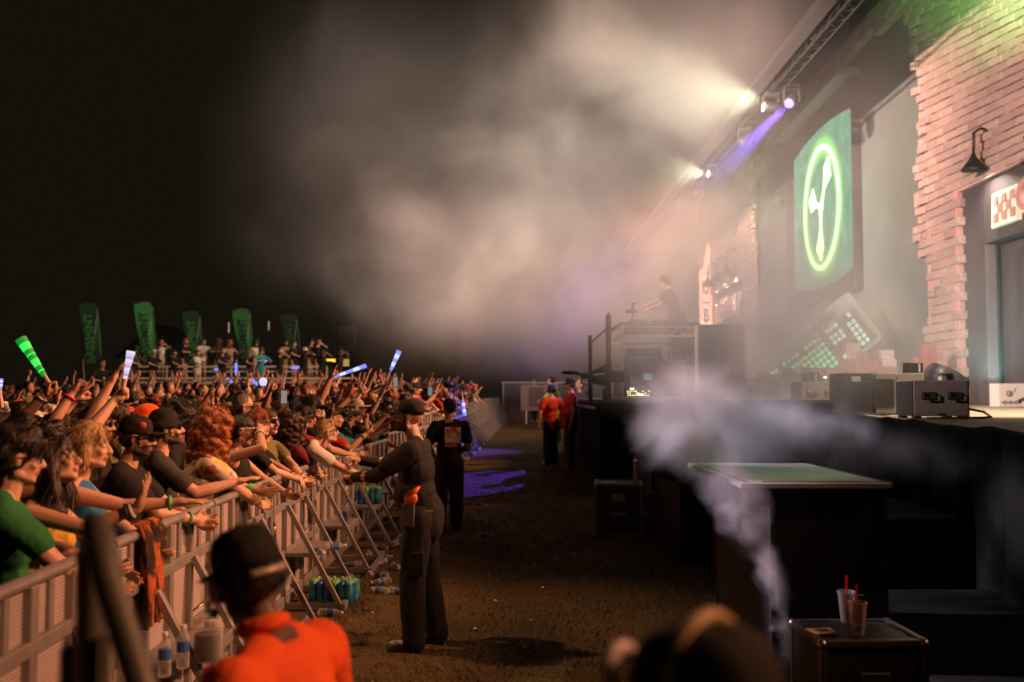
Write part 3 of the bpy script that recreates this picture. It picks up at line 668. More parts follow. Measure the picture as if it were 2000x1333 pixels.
for k, (px, Y, lab) in enumerate(((1580, 18.8, "small black lamp box on the left effects case"), (1778, 17.0, "small black receiver box on the long machine"))):
    z = DZ + (.58 if k == 0 else .70); x = (px - 1000) / 1944 * Y
    o = thing("control_box", lab, "control box", (x, Y - .1, z)); MB().box((0, 0, .09), (.26, .24, .18)).build("body", blkp, o, bevel=.01)
    MB().box((.06, -.125, .09), (.03, .012, .15)).build("light_strip", mat("silver_strip", (.7, .68, .68), .25, .6), o)
cb = thing("cable", "black cable looping on the deck right of the nearest effects case", "cable", on_deck(1880, 14.0))
MB().tube([(-.12, .1, .16), (.05, .05, .15), (.28, 0, .10), (.36, -.05, .03), (.2, -.1, .02), (-.1, -.16, .02), (-.6, -.2, .02)], .017, 8).build("cord", blkp, cb, smooth=True)
cb = thing("cable", "black cable along the deck edge in front of the long machine", "cable", on_deck(1690, 16.2))
MB().tube([(-.3, .3, .02), (-.1, -.1, .04), (.2, -.25, .02), (.5, -.2, .05), (.9, -.3, .02)], .017, 8).build("cord", blkp, cb, smooth=True)
# sign box by the doorway with a line drawing
sb = thing("panel_box", "white printed panel box with a turntable drawing by the doorway", "panel", on_deck(1985, 26.0))
MB().box((0, 0, .32), (1.2, .5, .60)).build("body", mat("panel_white", (.62, .60, .56), .5, 0, .05), sb, bevel=.01)
ink = mat("panel_ink", (.03, .03, .035), .6, 0, 0); pr = MB()
for k in range(14):
    a, b = 2 * math.pi * k / 14, 2 * math.pi * (k + 1) / 14
    pr.tube([(-.32 + .075 * math.cos(a), -.255, .36 + .075 * math.sin(a)), (-.32 + .075 * math.cos(b), -.255, .36 + .075 * math.sin(b))], .009, 5)
pr.tube([(-.32, -.255, .40), (-.29, -.255, .34), (-.35, -.255, .33)], .02, 5)
for k in range(11): pr.box((-.52 + .047 * k, -.253, .13), (.026, .006, .05 + .03 * (k % 3)))
pr.tube([(-.1, -.255, .16), (.0, -.255, .22), (.2, -.255, .30), (.38, -.255, .46)], [.05, .03, .012, .012], 6)
pr.tube([(-.22, -.255, .40), (-.14, -.255, .52)], .008, 5); pr.ell((.2, -.25, .16), (.16, .008, .06))
pr.build("drawing", ink, sb)

# loose foam bricks stacked along the back of the deck
bl = MB(); bl.box((0, 0, .125), (.3, .40, .235)); bmesh0 = bl.mesh("foam_brick", mat("loose_brick", (.26, .085, .065), .8, 0, .25, 3, .5, 12)); bmesh1 = bl.mesh("foam_brick", mat("pale_brick", (.42, .28, .28), .8, 0, .15, 3, .4, 12))
places = ["left of the glowing keys", "below the glowing keys", "right of the keyboard corner", "beside the jagged facade edge", "at the foot of the jagged facade"]
stacks = [(1560, 3), (1577, 5), (1592, 5), (1606, 4), (1622, 5), (1637, 4), (1652, 6), (1668, 8), (1684, 7), (1701, 6), (1720, 5), (1736, 7), (1750, 4), (1766, 4), (1782, 5), (1797, 6), (1812, 8), (1480, 3), (1494, 2), (1466, 3), (1452, 2)]
ordn = {2: "lower", 3: "bottom"}
for si, (px, n) in enumerate(stacks):
    Y = 32.4 - (px - 1560) * .005 if px > 1500 else 36.5
    for k in range(n):
        x = (px - 1000) / 1944 * Y; top = k == n - 1; end = top and si % 4 == 3
        me = bmesh1 if (si in (7, 11) and k >= n - 2) else bmesh0
        o = bpy.data.objects.new("foam_brick", me); COL.objects.link(o)
        o.location = (x + random.uniform(-.05, .05), Y + random.uniform(-.03, .03), DZ + .004 + .24 * k); o.rotation_euler = (0, 0, R(90) + random.uniform(-.12, .12))
        if end: o.rotation_euler = (0, R(90), R(90)); o.location.z += .15
        pl = places[max(0, min(4, int((px - 1550) / 58)))] if px > 1500 else "beside the violet floor light"
        tag(o, f"{'pale' if me is bmesh1 else 'red'} foam brick {'topping' if top else 'lowest in' if k == 0 else 'within'} a loose stack {pl}", "foam brick", "loose foam bricks along the deck")

# ================================================================== DJ BOOTH
def build_booth():
    X0, X1, Y0, Y1, Z0, Z1 = 1.98, 3.32, 17.9, 20.6, 1.80, 3.14
    b = thing("booth_table", "aluminium truss DJ booth table on the black riser", "DJ booth", (X0, Y0, Z0))
    alu = mat("booth_aluminium", (.66, .58, .46), .5, .4, .15, 6); o3 = np.array([X0, Y0, Z0])
    W_, D_, H_ = X1 - X0, Y1 - Y0, Z1 - Z0
    for x in (0, W_):
        for y in (0, D_):
            MB().box((x, y, H_ / 2), (.06, .06, H_)).build("post", alu, b, bevel=.006)
    for (p, q) in (((0, 0), (W_, 0)), ((0, D_), (W_, D_)), ((0, 0), (0, D_)), ((W_, 0), (W_, D_))):
        t = MB(); p = np.array([*p, 0.]); q = np.array([*q, 0.]); L = np.linalg.norm(q - p); n = max(3, int(L / .2))
        for z in (H_ - .03, H_ - .2): t.tube([p + [0, 0, z], q + [0, 0, z]], .02, 6)
        for i in range(n):
            a = p + (q - p) * i / n; c = p + (q - p) * (i + .5) / n; e = p + (q - p) * (i + 1) / n
            t.tube([a + [0, 0, H_ - .2], c + [0, 0, H_ - .03], e + [0, 0, H_ - .2]], .009, 5)
        MB().tube([p + [0, 0, .03], q + [0, 0, .03]], .022, 6).build('base_rail', alu, b)
        t.build("truss_rail", alu, b)
    MB().box((W_ / 2, D_ / 2, H_ + .02), (W_ + .1, D_ + .1, .05)).build("table_top", mat("black_deck", (.035, .033, .032), .55, 0, .3, 3), b, bevel=.01)
    # gear on the table
    for i, (x, y) in enumerate(((.35, .5), (.75, .5), (1.1, .55))):
        d = thing("dj_player", ["black media player at the left of the booth table", "black mixer in the middle of the booth table", "black media player at the right of the booth table"][i], "DJ gear", (X0 + x, Y0 + y, Z1 + .046), group="DJ gear on the booth table")
        MB().box((0, 0, .035), (.32, .38, .07)).build("body", blkp, d, bevel=.008); MB().lathe((0, -.04, .07), [(.1, 0), (.1, .015), (.09, .02)], 20).build("jog_wheel", dull, d)
    # racks and equipment standing inside
    def rack(label, x, y, w, d, h, m, scr=None):
        r = thing("equipment_rack", label, "equipment rack", (X0 + x, Y0 + y, Z0)); MB().box((0, 0, h / 2), (w, d, h)).build("case", m, r, bevel=.015)
        f = MB()
        for a in (-1, 1): f.box((a * w / 2, -d / 2, h / 2), (.03, .03, h))
        for z in (0.02, h): f.box((0, -d / 2, z), (w, .03, .03))
        f.build("edge_frame", dull, r)
        if scr: MB().box((scr[0], -d / 2 - .02, scr[1]), (.16, .015, .13)).build("screen", emis("rack_screen", (.25, .4, .55), .5), r)
        return r
    rack("blue grey monitor rack with small screen under the booth table", .5, 1.0, .52, .5, .78, mat("rack_blue", (.05, .05, .09), .5), (.06, .42))
    rack("rust red case standing at the right under the booth table", 1.02, .9, .44, .5, .72, mat("case_rust", (.26, .09, .05), .6, 0, .2, 3))
    rack("dark case under the back of the booth table", .62, 1.9, .7, .5, 1.0, cased)
    mx = thing("lighting_console", "mixing console with yellow lit buttons on the riser under the booth", "mixer", (X0 + .34, Y0 + .14, Z0))
    MB().box((0, .1, .08), (.56, .4, .10), np.array(Euler((R(24), 0, 0)).to_matrix())).build("panel", blkp, mx, bevel=.01)
    bt = MB(); M = np.array(Euler((R(24), 0, 0)).to_matrix()); rs = random.Random(3)
    for i in range(11):
        for j in range(3):
            if rs.random() < .65: bt.box(np.array([0, .1, .08]) + M @ np.array([-.22 + .04 * i, -.13 + .09 * j, .055]), (.013, .013, .012), M)
    bt.build("buttons", emis("button_yellow", (1, .8, .2), 5), mx)
    MB().box(np.array([.0, .1, .08]) + M @ np.array([0, -.1, .056]), (.12, .04, .01), M).build("display", emis("display_white", (.7, .95, 1), 3), mx)
    MB().box(np.array([-.12, .1, .08]) + M @ np.array([0, .16, .056]), (.07, .05, .01), M).build("display", emis("display_white", (.7, .95, 1), 3), mx)
    # small camera rig on the table's front corner
    c = thing("camera", "small camera on a short tripod on the booth table corner", "camera", (2.20, 18.1, Z1 + .046))
    t = MB()
    for a in range(3): t.tube([(.02 * math.cos(a * 2.1), .02 * math.sin(a * 2.1), .06), (.1 * math.cos(a * 2.1), .1 * math.sin(a * 2.1), 0)], .008, 6)
    t.tube([(0, 0, .05), (0, 0, .17)], .014, 6); t.build("tripod", blkp, c)
    k = MB(); k.box((0, 0, .22), (.11, .09, .08)); k.lathe((-.07, 0, .22), [(.035, -.06), (.035, .02)], 12, rot=rot_to((1, 0, 0))); k.box((.09, 0, .22), (.06, .05, .05)); k.box((0, 0, .29), (.05, .05, .06)); k.tube([(0, 0, .3), (.0, 0, .36)], .01, 6); k.box((.02, 0, .36), (.07, .05, .04)); k.build("camera_body", blkp, c, bevel=.006)
    # big broadcast camera on a pedestal at the riser's pit side
    q = thing("broadcast_camera", "large black broadcast camera with hood on a pedestal beside the booth", "camera", (1.62, 17.3, 0))
    s = MB(); s.tube([(0, 0, 0), (0, 0, 2.0)], .05, 10); s.tube([(.09, .3, 1.6), (.09, .3, 3.3)], .05, 8); s.tube([(-.22, .5, 1.7), (-.22, .5, 2.95)], .035, 8); s.tube([(-.22, .5, 2.8), (.1, .3, 3.1), (.09, .3, 3.35)], .015, 6)
    for a in range(3): s.tube([(0, 0, .5), (.4 * math.cos(a * 2.1), .4 * math.sin(a * 2.1), .02)], .03, 6)
    s.build("pedestal", blkp, q)
    k = MB(); k.add([(-.30, -.14, 2.10), (-.30, .14, 2.10), (-.30, .14, 2.27), (-.30, -.14, 2.27), (.06, -.2, 2.02), (.06, .2, 2.02), (.10, .2, 2.46), (.10, -.2, 2.46)], [(0, 3, 2, 1), (4, 5, 6, 7), (0, 1, 5, 4), (1, 2, 6, 5), (2, 3, 7, 6), (3, 0, 4, 7)])
    k.box((.2, 0, 2.2), (.25, .2, .2)); k.build("camera_body", blkp, q, bevel=.01)
    MB().box((-.12, -.19, 2.24), (.2, .012, .02), np.array(Euler((0, R(-4), 0)).to_matrix())).build("label_strip", white_ink, q)
    l = MB(); l.lathe((-.36, 0, 2.22), [(.05, -.04), (.055, 0), (.03, .1)], 10, rot=rot_to((1, 0, 0))); l.ell((-.6, 0, 2.27), (.17, .05, .035)); l.tube([(-.5, 0, 2.25), (-.3, 0, 2.2)], .02, 6); l.tube([(-.42, -.05, 2.25), (-.42, -.05, 2.08), (-.3, -.05, 2.07)], .014, 6); l.build("lens", blkp, q)
    g = MB()
    for a in range(10): g.tube([(.36 + .07 * math.cos(a * .628), -.1, 2.26 + .07 * math.sin(a * .628)), (.36 + .07 * math.cos((a + 1) * .628), -.1, 2.26 + .07 * math.sin((a + 1) * .628))], .012, 6)
    g.build("zoom_grip", blkp, q)
build_booth()
# dark curtain box behind the booth
db = thing("booth_backing", "dark draped block on the riser behind the booth", "drape", (4.1, 21.2, 1.8))
MB().box((0, 0, .75), (1.2, 2.4, 1.5)).build("drape", blk, db, bevel=.02)
pf = thing("dj_platform", "dark platform the DJ stands on behind the booth table", "platform", (2.9, 19.6, 1.8)); MB().box((.35, 0, .46), (.7, 1.2, .42)).build("deck", cased, pf, bevel=.02)

# ================================================================== FLIGHT CASES IN THE PIT
def flight_case(name, label, loc, w, d, h, top=None, rotz=0, lid=True, latch=True):
    r = thing(name, label, "flight case", loc, (0, 0, rotz)); bk = mat("case_laminate", (.018, .017, .016), .45, 0, .3, 10)
    MB().box((0, 0, h / 2), (w - .02, d - .02, h - .02)).build("panel", bk, r)
    e = MB(); t = .035
    for a in (-1, 1):
        for b in (-1, 1): e.box((a * (w / 2 - t / 2), b * (d / 2 - t / 2), h / 2), (t, t, h))
    for z in (t / 2, h - t / 2):
        for b in (-1, 1): e.box((0, b * (d / 2 - t / 2 + .002), z), (w - 2 * t, t, t)); e.box((b * (w / 2 - t / 2 + .002), 0, z), (t, d - 2 * t, t))
    e.build("edge_rail", mat("case_rail", (.19, .18, .17), .4, .9, .3, 14) if latch else mat("case_rail_shaded", (.05, .047, .045), .5, .6, .3, 14), r, bevel=.005)  # latchless case: rails coloured darker in place of shade
    for a in (-1, 1):
        for b in (-1, 1):
            for z in (.02, h - .02): MB().ell((a * (w / 2 - .015), b * (d / 2 - .015), z), (.026, .026, .026), seg=10, rings=6).build("corner_ball", steel if latch else blkp, r, smooth=True)
    if latch:
        g = MB(); g.box((0, -d / 2 - .004, h * .72), (w * .28, .012, h * .16)); g.build("recessed_handle", dull, r, bevel=.006)
        g = MB(); g.box((0, -d / 2 - .006, h * .42), (w * .34, .012, h * .06)); g.build("latch", dull, r, bevel=.004)
    if top: MB().box((0, 0, h + .006), (w - .09, d - .09, .008)).build("top_sheet", top, r)
    return r
fc = flight_case("flight_case", "small black flight case with open lid standing on the grass by the stage", (1.46, 13.75, 0), .64, .6, .70, rotz=R(-6))
MB().box((.24, .1, .84), (.05, .5, .3)).build("raised_lid", dull, fc, bevel=.008)
MB().box((.47, -.1, .32), (.16, .3, .5)).build("side_drawer", cased, fc, bevel=.008)
dr = MB(); dr.tube([(.34, -.2, .42), (.78, -.2, .46)], .018, 6); dr.tube([(.34, -.2, .36), (.78, -.2, .37)], .018, 6); dr.build("drawer_slide", steel, fc)
pp = tag(MB().box((0, 0, .003), (.2, .12, .005)).build("paper_sheet", mat("paper", (.7, .66, .6), .8, 0, .05), loc=(1.33, 13.6, .706), rot=(0, 0, .1)), "white paper sheet lying on the small flight case in the pit", "paper")
nc = flight_case("flight_case", "near black flight case carrying two drink cups and a paper", (1.70, 4.99, 0), .52, .46, .74, rotz=R(2), latch=True)
tk = flight_case("equipment_case", "dark equipment case topped with a wide pale green lit plate", (1.94, 6.98, 0), .72, 1.66, 1.33, latch=False)
pl = MB(); pl.box((-.10, -.03, 1.345), (.92, 1.80, .03)); pl.build("top_plate", mat("plate_grey", (.34, .36, .32), .45, .1, .15, 5, .1, 8), tk, bevel=.004)
ln = MB(); ln.box((-.50, 0, 1.362), (.012, 1.7, .004)); ln.box((.0, -.83, 1.362), (.8, .012, .004)); ln.box((.36, 0, 1.362), (.012, 1.6, .004)); ln.build("groove", cased, tk)
spot((7.5, 8.5, 9.5), (1.85, 6.95, 1.36), 1100, (.50, 1, .52), 8, .5, .1)
tk.children[0].material_slots[0].link = 'OBJECT'; tk.children[0].material_slots[0].material = mat("shaded_panel_black", (.006, .006, .006), .9, 0, .2, 5, spec=.1)  # panel colour blackened to stand in for shade on this case
# drink cups and paper on the near case
clear = None
def glass(name, col, rough=.05, alpha=.25):
    m, t, b = nt(name); N = t.nodes; L = t.links
    tr = N.new("ShaderNodeBsdfTransparent"); tr.inputs[0].default_value = (.93, .93, .92, 1); mx = N.new("ShaderNodeMixShader"); lw = N.new("ShaderNodeLayerWeight"); lw.inputs[0].default_value = .35
    mr = N.new("ShaderNodeMapRange"); mr.inputs["To Min"].default_value = alpha * .6; mr.inputs["To Max"].default_value = min(1, alpha * 3)
    L.new(lw.outputs["Facing"], mr.inputs["Value"]); L.new(mr.outputs[0], mx.inputs[0]); L.new(tr.outputs[0], mx.inputs[1])
    b.inputs["Base Color"].default_value = (*col, 1); b.inputs["Roughness"].default_value = rough; b.inputs["Specular IOR Level"].default_value = .9
    L.new(b.outputs[0], mx.inputs[2]); L.new(mx.outputs[0], N["Material Output"].inputs["Surface"]); return m
GL = glass("clear_plastic", (.75, .74, .74)); LIQ = glass("red_drink", (.35, .04, .03), .1, .5)
redm = mat("red_straw", (.75, .02, .02), .4, 0, .1, emit=None)
def cup(label, x, y, z, s, lean, drink):
    r = thing("drink_cup", label, "cup", (x, y, z))
    MB().lathe((0, 0, 0), [(.027, 0), (.030, .01), (.043, .145), (.047, .15), (.047, .158), (.043, .158), (.041, .146), (.028, .012)], 20).build("cup_body", GL, r, smooth=True)
    MB().lathe((0, 0, .008), [(.028, 0), (.028 + .006 * drink, .05 * drink + .01)], 16).build("drink", LIQ if drink > .9 else GL, r)
    MB().tube([(0, .0, .012), (lean * .5, 0, .13), (lean, 0, .235)], .0055, 8).build("straw", redm, r)
    return r
cup("clear cup with red straw and green straw at the front of the near case", 1.665, 4.86, .742, 1, -.005, .6)
g = bpy.data.objects[-1] if False else None
gr = MB(); gr.tube([(.02, 0, .02), (-.018, .01, .16), (-.024, .01, .185), (.035, .01, .187)], .004, 6); gr.build("green_straw", mat("green_straw", (.03, .4, .06), .4, 0, .1), [o for o in bpy.data.objects if o.name.startswith("drink_cup")][0])
cup("clear cup with red straw behind, at the back of the near case", 1.70, 5.12, .742, 1, .002, 1.0)
nt_ = thing("note_card", "white printed card lying at the left of the near case", "paper", (1.51, 4.92, .745), (0, 0, .2)); MB().box((0, 0, .002), (.13, .10, .004)).build("card", mat("paper", (.7, .66, .6), .8, 0, .05), nt_)
l = MB()
for k in range(4): l.box((.012, .03 - .018 * k, .0045), (.07, .006, .002))
l.build("print", ink, nt_)

# ================================================================== CROWD BARRIER
BL = [(-1.68, -1.5), (-1.84, 3.58), (-1.93, 5.2), (-2.0, 7.6), (-2.03, 10.5), (-1.99, 13.4), (-1.93, 16), (-1.72, 21.0), (-1.45, 26.0), (-.95, 42.0), (-.6, 50.0)]
def bx(y):
    for (x0, y0), (x1, y1) in zip(BL, BL[1:]):
        if y <= y1: break
    return x0 + (x1 - x0) * (y - y0) / (y1 - y0)
def barrier_mats():
    m, t, b = nt("perforated_steel"); N = t.nodes; L = t.links; tc = N.new("ShaderNodeTexCoord")
    v = N.new("ShaderNodeTexVoronoi"); v.inputs["Scale"].default_value = 54; v.inputs["Randomness"].default_value = .0
    mp = N.new("ShaderNodeMapping"); mp.inputs["Scale"].default_value = (0, 1, 1.2); L.new(tc.outputs["Object"], mp.inputs["Vector"]); L.new(mp.outputs[0], v.inputs["Vector"])
    r = N.new("ShaderNodeMath"); r.operation = 'LESS_THAN'; r.inputs[1].default_value = .34; L.new(v.outputs["Distance"], r.inputs[0])
    tr = N.new("ShaderNodeBsdfTransparent"); mx = N.new("ShaderNodeMixShader"); L.new(r.outputs[0], mx.inputs[0]); L.new(b.outputs[0], mx.inputs[1]); L.new(tr.outputs[0], mx.inputs[2])
    b.inputs["Base Color"].default_value = (.62, .53, .54, 1); b.inputs["Roughness"].default_value = .5; b.inputs["Metallic"].default_value = .25
    L.new(mx.outputs[0], N["Material Output"].inputs["Surface"]); return m
PERF = barrier_mats(); ALU = mat("barrier_aluminium", (.30, .28, .275), .5, .45, .3, 9, .15, 60)
def barrier_proto():
    Wd = 1.77; h = Wd / 2
    r = thing("crowd_barrier", "grey metal crowd barrier", "crowd barrier", (0, 0, 0), group="crowd barriers along the pit")
    f = MB()   # local: +x towards the pit, y along the line
    f.tube([(0, -h + .01, 1.18), (0, h - .01, 1.18)], .028, 10)
    for y, w in ((-h + .04, .07), (h - .04, .07), (-.40, .06), (.40, .06), (0, .07)): f.box((0, y, .60), (.045, w, 1.12))
    for z in (.92, .50, .08): f.box((.003, 0, z), (.04, Wd - .02, .06 if z != .08 else .10))
    for y in (-.62, -.2, .2, .62): f.box((-.004, y, 1.04), (.02, .05, .22))
    f.build("frame", ALU, r, bevel=.006)
    MB().box((-.014, 0, .60), (.006, Wd - .04, 1.10)).build("mesh_panel", PERF, r)
    for y in (-.395, .395):
        b = MB(); b.add([], []); p0, p1 = np.array([.03, y, .92]), np.array([.50, y, .05]); d = p1 - p0; L = np.linalg.norm(d)
        b.box((p0 + p1) / 2, (.05, .04, L), rot_to(d) @ np.array([[0, -1, 0], [1, 0, 0], [0, 0, 1]])[:, :] if False else rot_to(d)); b.build("brace", ALU, r, bevel=.004)
    s = MB(); s.box((.15, 0, .48), (.26, .78, .035)); s.box((.275, 0, .465), (.012, .80, .07)); s.build("step", mat("tread_plate", (.34, .32, .32), .45, .5, .35, 30, .8, 90), r, bevel=.004)
    bf = MB()
    for y in (-.395, .395): bf.box((.27, y, .04), (.5, .05, .06))
    bf.box((.53, 0, .04), (.05, .9, .06)); bf.build("base_frame", ALU, r, bevel=.004)
    for z in (.72, .28):
        g = MB(); y = h - .13; g.tube([(.02, y, z - .12), (.055, y, z - .11), (.06, y, z + .08), (.055, y + .03, z + .12), (.055, y + .06, z + .08), (.055, y + .06, z - .10)], .010, 6); g.tube([(.03, y + .03, z - .12), (.03, y - .25, z - .13)], .006, 5); g.build("latch_handle", steel, r, smooth=True)
    return r
pb = barrier_proto()
def barrier_place():
    # walk along the line
    pts = []; y = -1.1
    seg = np.array(BL, float)
    d = np.concatenate([[0], np.cumsum(np.linalg.norm(np.diff(seg, axis=0), axis=1))])
    at = lambda s: np.array([np.interp(s, d, seg[:, 0]), np.interp(s, d, seg[:, 1])])
    s0 = np.interp(9.25, seg[:, 1], d) - 1.785 * 6
    out = []; k = 0; s = s0
    while s < d[-1] - 1:
        a, b = at(s - .87), at(s + .87); out.append(((a + b) / 2, math.atan2(b[1] - a[1], b[0] - a[0]) - R(90))); s += 1.785
    return out
BP = barrier_place()
blabels = {0: "near-left", }
for i, (c, ang) in enumerate(BP):
    if c[1] < 1.0: continue
    o = pb if pb.location.length == 0 else dup(pb)
    o.location = (c[0], c[1], gzf(0, c[1])); o.rotation_euler = (0, 0, ang)
    y = c[1]
    if y < 3.2: lab = "grey metal crowd barrier nearest the camera, under the green-shirted man"
    elif y < 4.8: lab = "grey metal crowd barrier behind the dark handrail in the foreground"
    elif y < 6.6: lab = "grey metal crowd barrier with the orange scarf hung on it"
    elif y < 8.4: lab = "grey metal crowd barrier behind the head of the orange-shirted man"
    elif y < 10.1: lab = "grey metal crowd barrier with a blue water pack under its braces"
    elif y < 11.9: lab = "grey metal crowd barrier with a blue-topped can on its step"
    elif y < 13.6: lab = "grey metal crowd barrier with a water pack lying on its step"
    elif y < 15.4: lab = "grey metal crowd barrier half hidden by the reaching security guard"
    elif y < 20: lab = "grey metal crowd barrier hidden mostly behind the two security guards"
    else: lab = "distant grey crowd barrier in the slanting row beyond the two guards"
    o["label"] = lab

# foreground handrail of the steps the picture is taken from
hr = thing("handrail", "dark bent metal handrail blurred in the near left corner", "handrail", (-.72, 1.7, 0))
rp_ = mat("painted_rail", (.16, .15, .13), .45, .6, .3, 10)
MB().tube([(.0, .02, 0), (.0, .02, 1.52), (.0, .015, 1.63), (.015, 0, 1.68), (.035, -.03, 1.665), (.07, -.08, 1.60), (.18, -.2, 1.44), (.42, -.46, 1.08), (.44, -.48, 0)], .023, 12).build("rail_tube", rp_, hr, smooth=True)
MB().box((-.03, .03, .74), (.035, .035, 1.46)).build("post", rp_, hr, bevel=.004)
MB().tube([(.04, .0, 0), (.04, .0, 1.5)], .012, 8).build("upright", mat("pale_upright", (.35, .33, .28), .5, .4), hr)

# ================================================================== LITTER, WATER PACKS, SCARF
def bottle_mesh():
    a = MB(); a.lathe((0, 0, 0), [(.028, 0), (.032, .01), (.031, .04), (.029, .045), (.032, .05), (.031, .09), (.029, .095), (.032, .10), (.031, .14), (.024, .165), (.013, .185), (.013, .2)], 12)
    b = MB(); b.lathe((0, 0, .198), [(.015, 0), (.015, .016), (.012, .018)], 10); c = MB(); c.lathe((0, 0, .085), [(.0328, 0), (.0328, .05)], 12)
    return a.mesh("bottle_body", GL, True), b.mesh("cap", mat("white_cap", (.7, .7, .72), .5, 0, .05)), c.mesh("label_band", mat("blue_label", (.04, .12, .36), .5, 0, .2, 20))
BM = bottle_mesh()
def bottle(loc, rot, label, group="discarded water bottles"):
    r = bpy.data.objects.new("water_bottle", BM[0]); COL.objects.link(r); r.location = loc; r.rotation_euler = rot; tag(r, label, "bottle", group)
    for n, m in (("cap", BM[1]), ("label_band", BM[2])):
        k = bpy.data.objects.new(n, m); COL.objects.link(k); k.parent = r
    return r
rs = random.Random(11)
spots_ = [(-1.62, 10.2), (-1.55, 10.6), (-1.72, 10.0), (-1.48, 10.4), (-1.66, 11.1), (-1.58, 11.5), (-1.50, 11.8), (-1.70, 11.9), (-1.42, 11.3), (-1.52, 12.2), (-1.45, 12.7), (-1.63, 12.9), (-1.38, 12.4), (-1.34, 9.98), (-1.22, 10.1), (-1.18, 9.55), (-1.28, 10.35), (-1.15, 10.6), (-1.70, 8.4), (-1.75, 8.9), (-1.66, 8.65), (-1.3, 11.0)]
for i, (x, y) in enumerate(spots_):
    far = y > 11
    bottle((x, y, .033), (R(90), rs.uniform(0, 3), rs.uniform(0, 6.28)), "crushed clear water bottle among the litter under the %s braces" % ("farther" if far else "nearer"))
bottle((-1.17, 9.62, .033), (R(90), 0, R(60)), "clear bottle lying alone on the grass just outside the brace foot", "stray bottles")
bottle((-.48, 13.3, .033), (R(90), 0, R(95)), "clear bottle with blue band on open grass right of the far guard", "stray bottles")
bottle((-.62, 16.4, .10), (R(90), 0, R(70)), "crumpled bottle on grass beyond the far guard's shoes", "stray bottles")
bottle((-1.72, 9.2, .50), (R(90), 0, R(120)), "clear bottle lying on the nearest visible barrier step", "stray bottles")
bottle((-1.80, 9.05, .50), (R(90), 0, R(40)), "crushed bottle at the back of the nearest visible barrier step", "stray bottles")
for i, (x, y, z) in enumerate(((-1.70, 4.95, .52), (-1.66, 5.1, .52))): bottle((x, y, z), (0, 0, 0), ["tall clear bottle standing on the step below the orange scarf", "tall clear bottle with blue band right of the first below the scarf"][i], "bottles below the scarf")
jug = thing("water_jug", "big clear jug of dark drink on the step beside the orange man's head", "jug", (-1.60, 5.32, .5)); MB().lathe((0, 0, 0), [(.07, 0), (.075, .02), (.075, .17), (.068, .2), (.07, .21)], 18).build("jug_body", GL, jug, smooth=True); MB().lathe((0, 0, .01), [(.068, 0), (.07, .13)], 18).build("drink", mat("cola", (.02, .012, .01), .2, 0, 0), jug)
bag = thing("backpack", "black backpack on the ground under the scarf by the barrier", "bag", (-1.62, 4.75, 0)); MB().ell((0, 0, .27), (.17, .27, .27)).build("pack", blk, bag, smooth=True); MB().tube([(.12, -.1, .1), (.2, -.1, .04), (.22, 0, .14), (.15, .05, .3)], .015, 6).build("strap", blkp, bag)
rg = thing("red_glove", "crumpled bright red cloth on the step beside the orange shirt", "cloth", (-1.47, 4.95, .50)); 
mb = MB(); mb.ell((0, 0, .03), (.05, .06, .04)); mb.tube([(.02, -.02, .03), (.06, -.06, -.02), (.08, -.1, -.08)], [.03, .025, .015], 8); mb.build("cloth", mat("red_plastic", (.6, .01, .02), .35, 0, .2, 20, .8, 60), rg, smooth=True)
can = thing("drink_can", "small blue can standing on the second visible barrier step", "can", (-1.83, 11.0, .502)); MB().lathe((0, 0, 0), [(.03, 0), (.033, .01), (.033, .11), (.028, .12)], 14).build("can_body", mat("blue_can", (.05, .12, .35), .3, .6, .2, 10), can, smooth=True)
for i in range(7): pass
# scraps on the grass
sm = MB().add([(-.02, -.015, .004), (.02, -.012, .012), (.018, .016, .006), (-.016, .018, .014)], [(0, 1, 2, 3)]).mesh("paper_scrap", mat("paper", (.7, .66, .6), .8, 0, .05))
for i, (x, y) in enumerate([(-.3, 8.1), (-.15, 9.2), (.3, 9.8), (-.25, 10.5), (.1, 7.5), (-1.3, 7.6), (-.9, 6.6), (.5, 12.5), (-1.2, 8.7), (-.05, 6.2), (.15, 8.4), (-.6, 6.0), (-.45, 11.6), (.25, 11.1)]):
    o = bpy.data.objects.new("paper_scrap", sm); COL.objects.link(o); o.location = (x, y, .015); o.rotation_euler = (rs.uniform(-.3, .3), rs.uniform(-.3, .3), rs.uniform(0, 6)); o.scale = (rs.uniform(.6, 1.3),) * 3
    tag(o, "tiny pale scrap of litter lying on the pit grass", "litter", "tiny scraps on the pit grass")
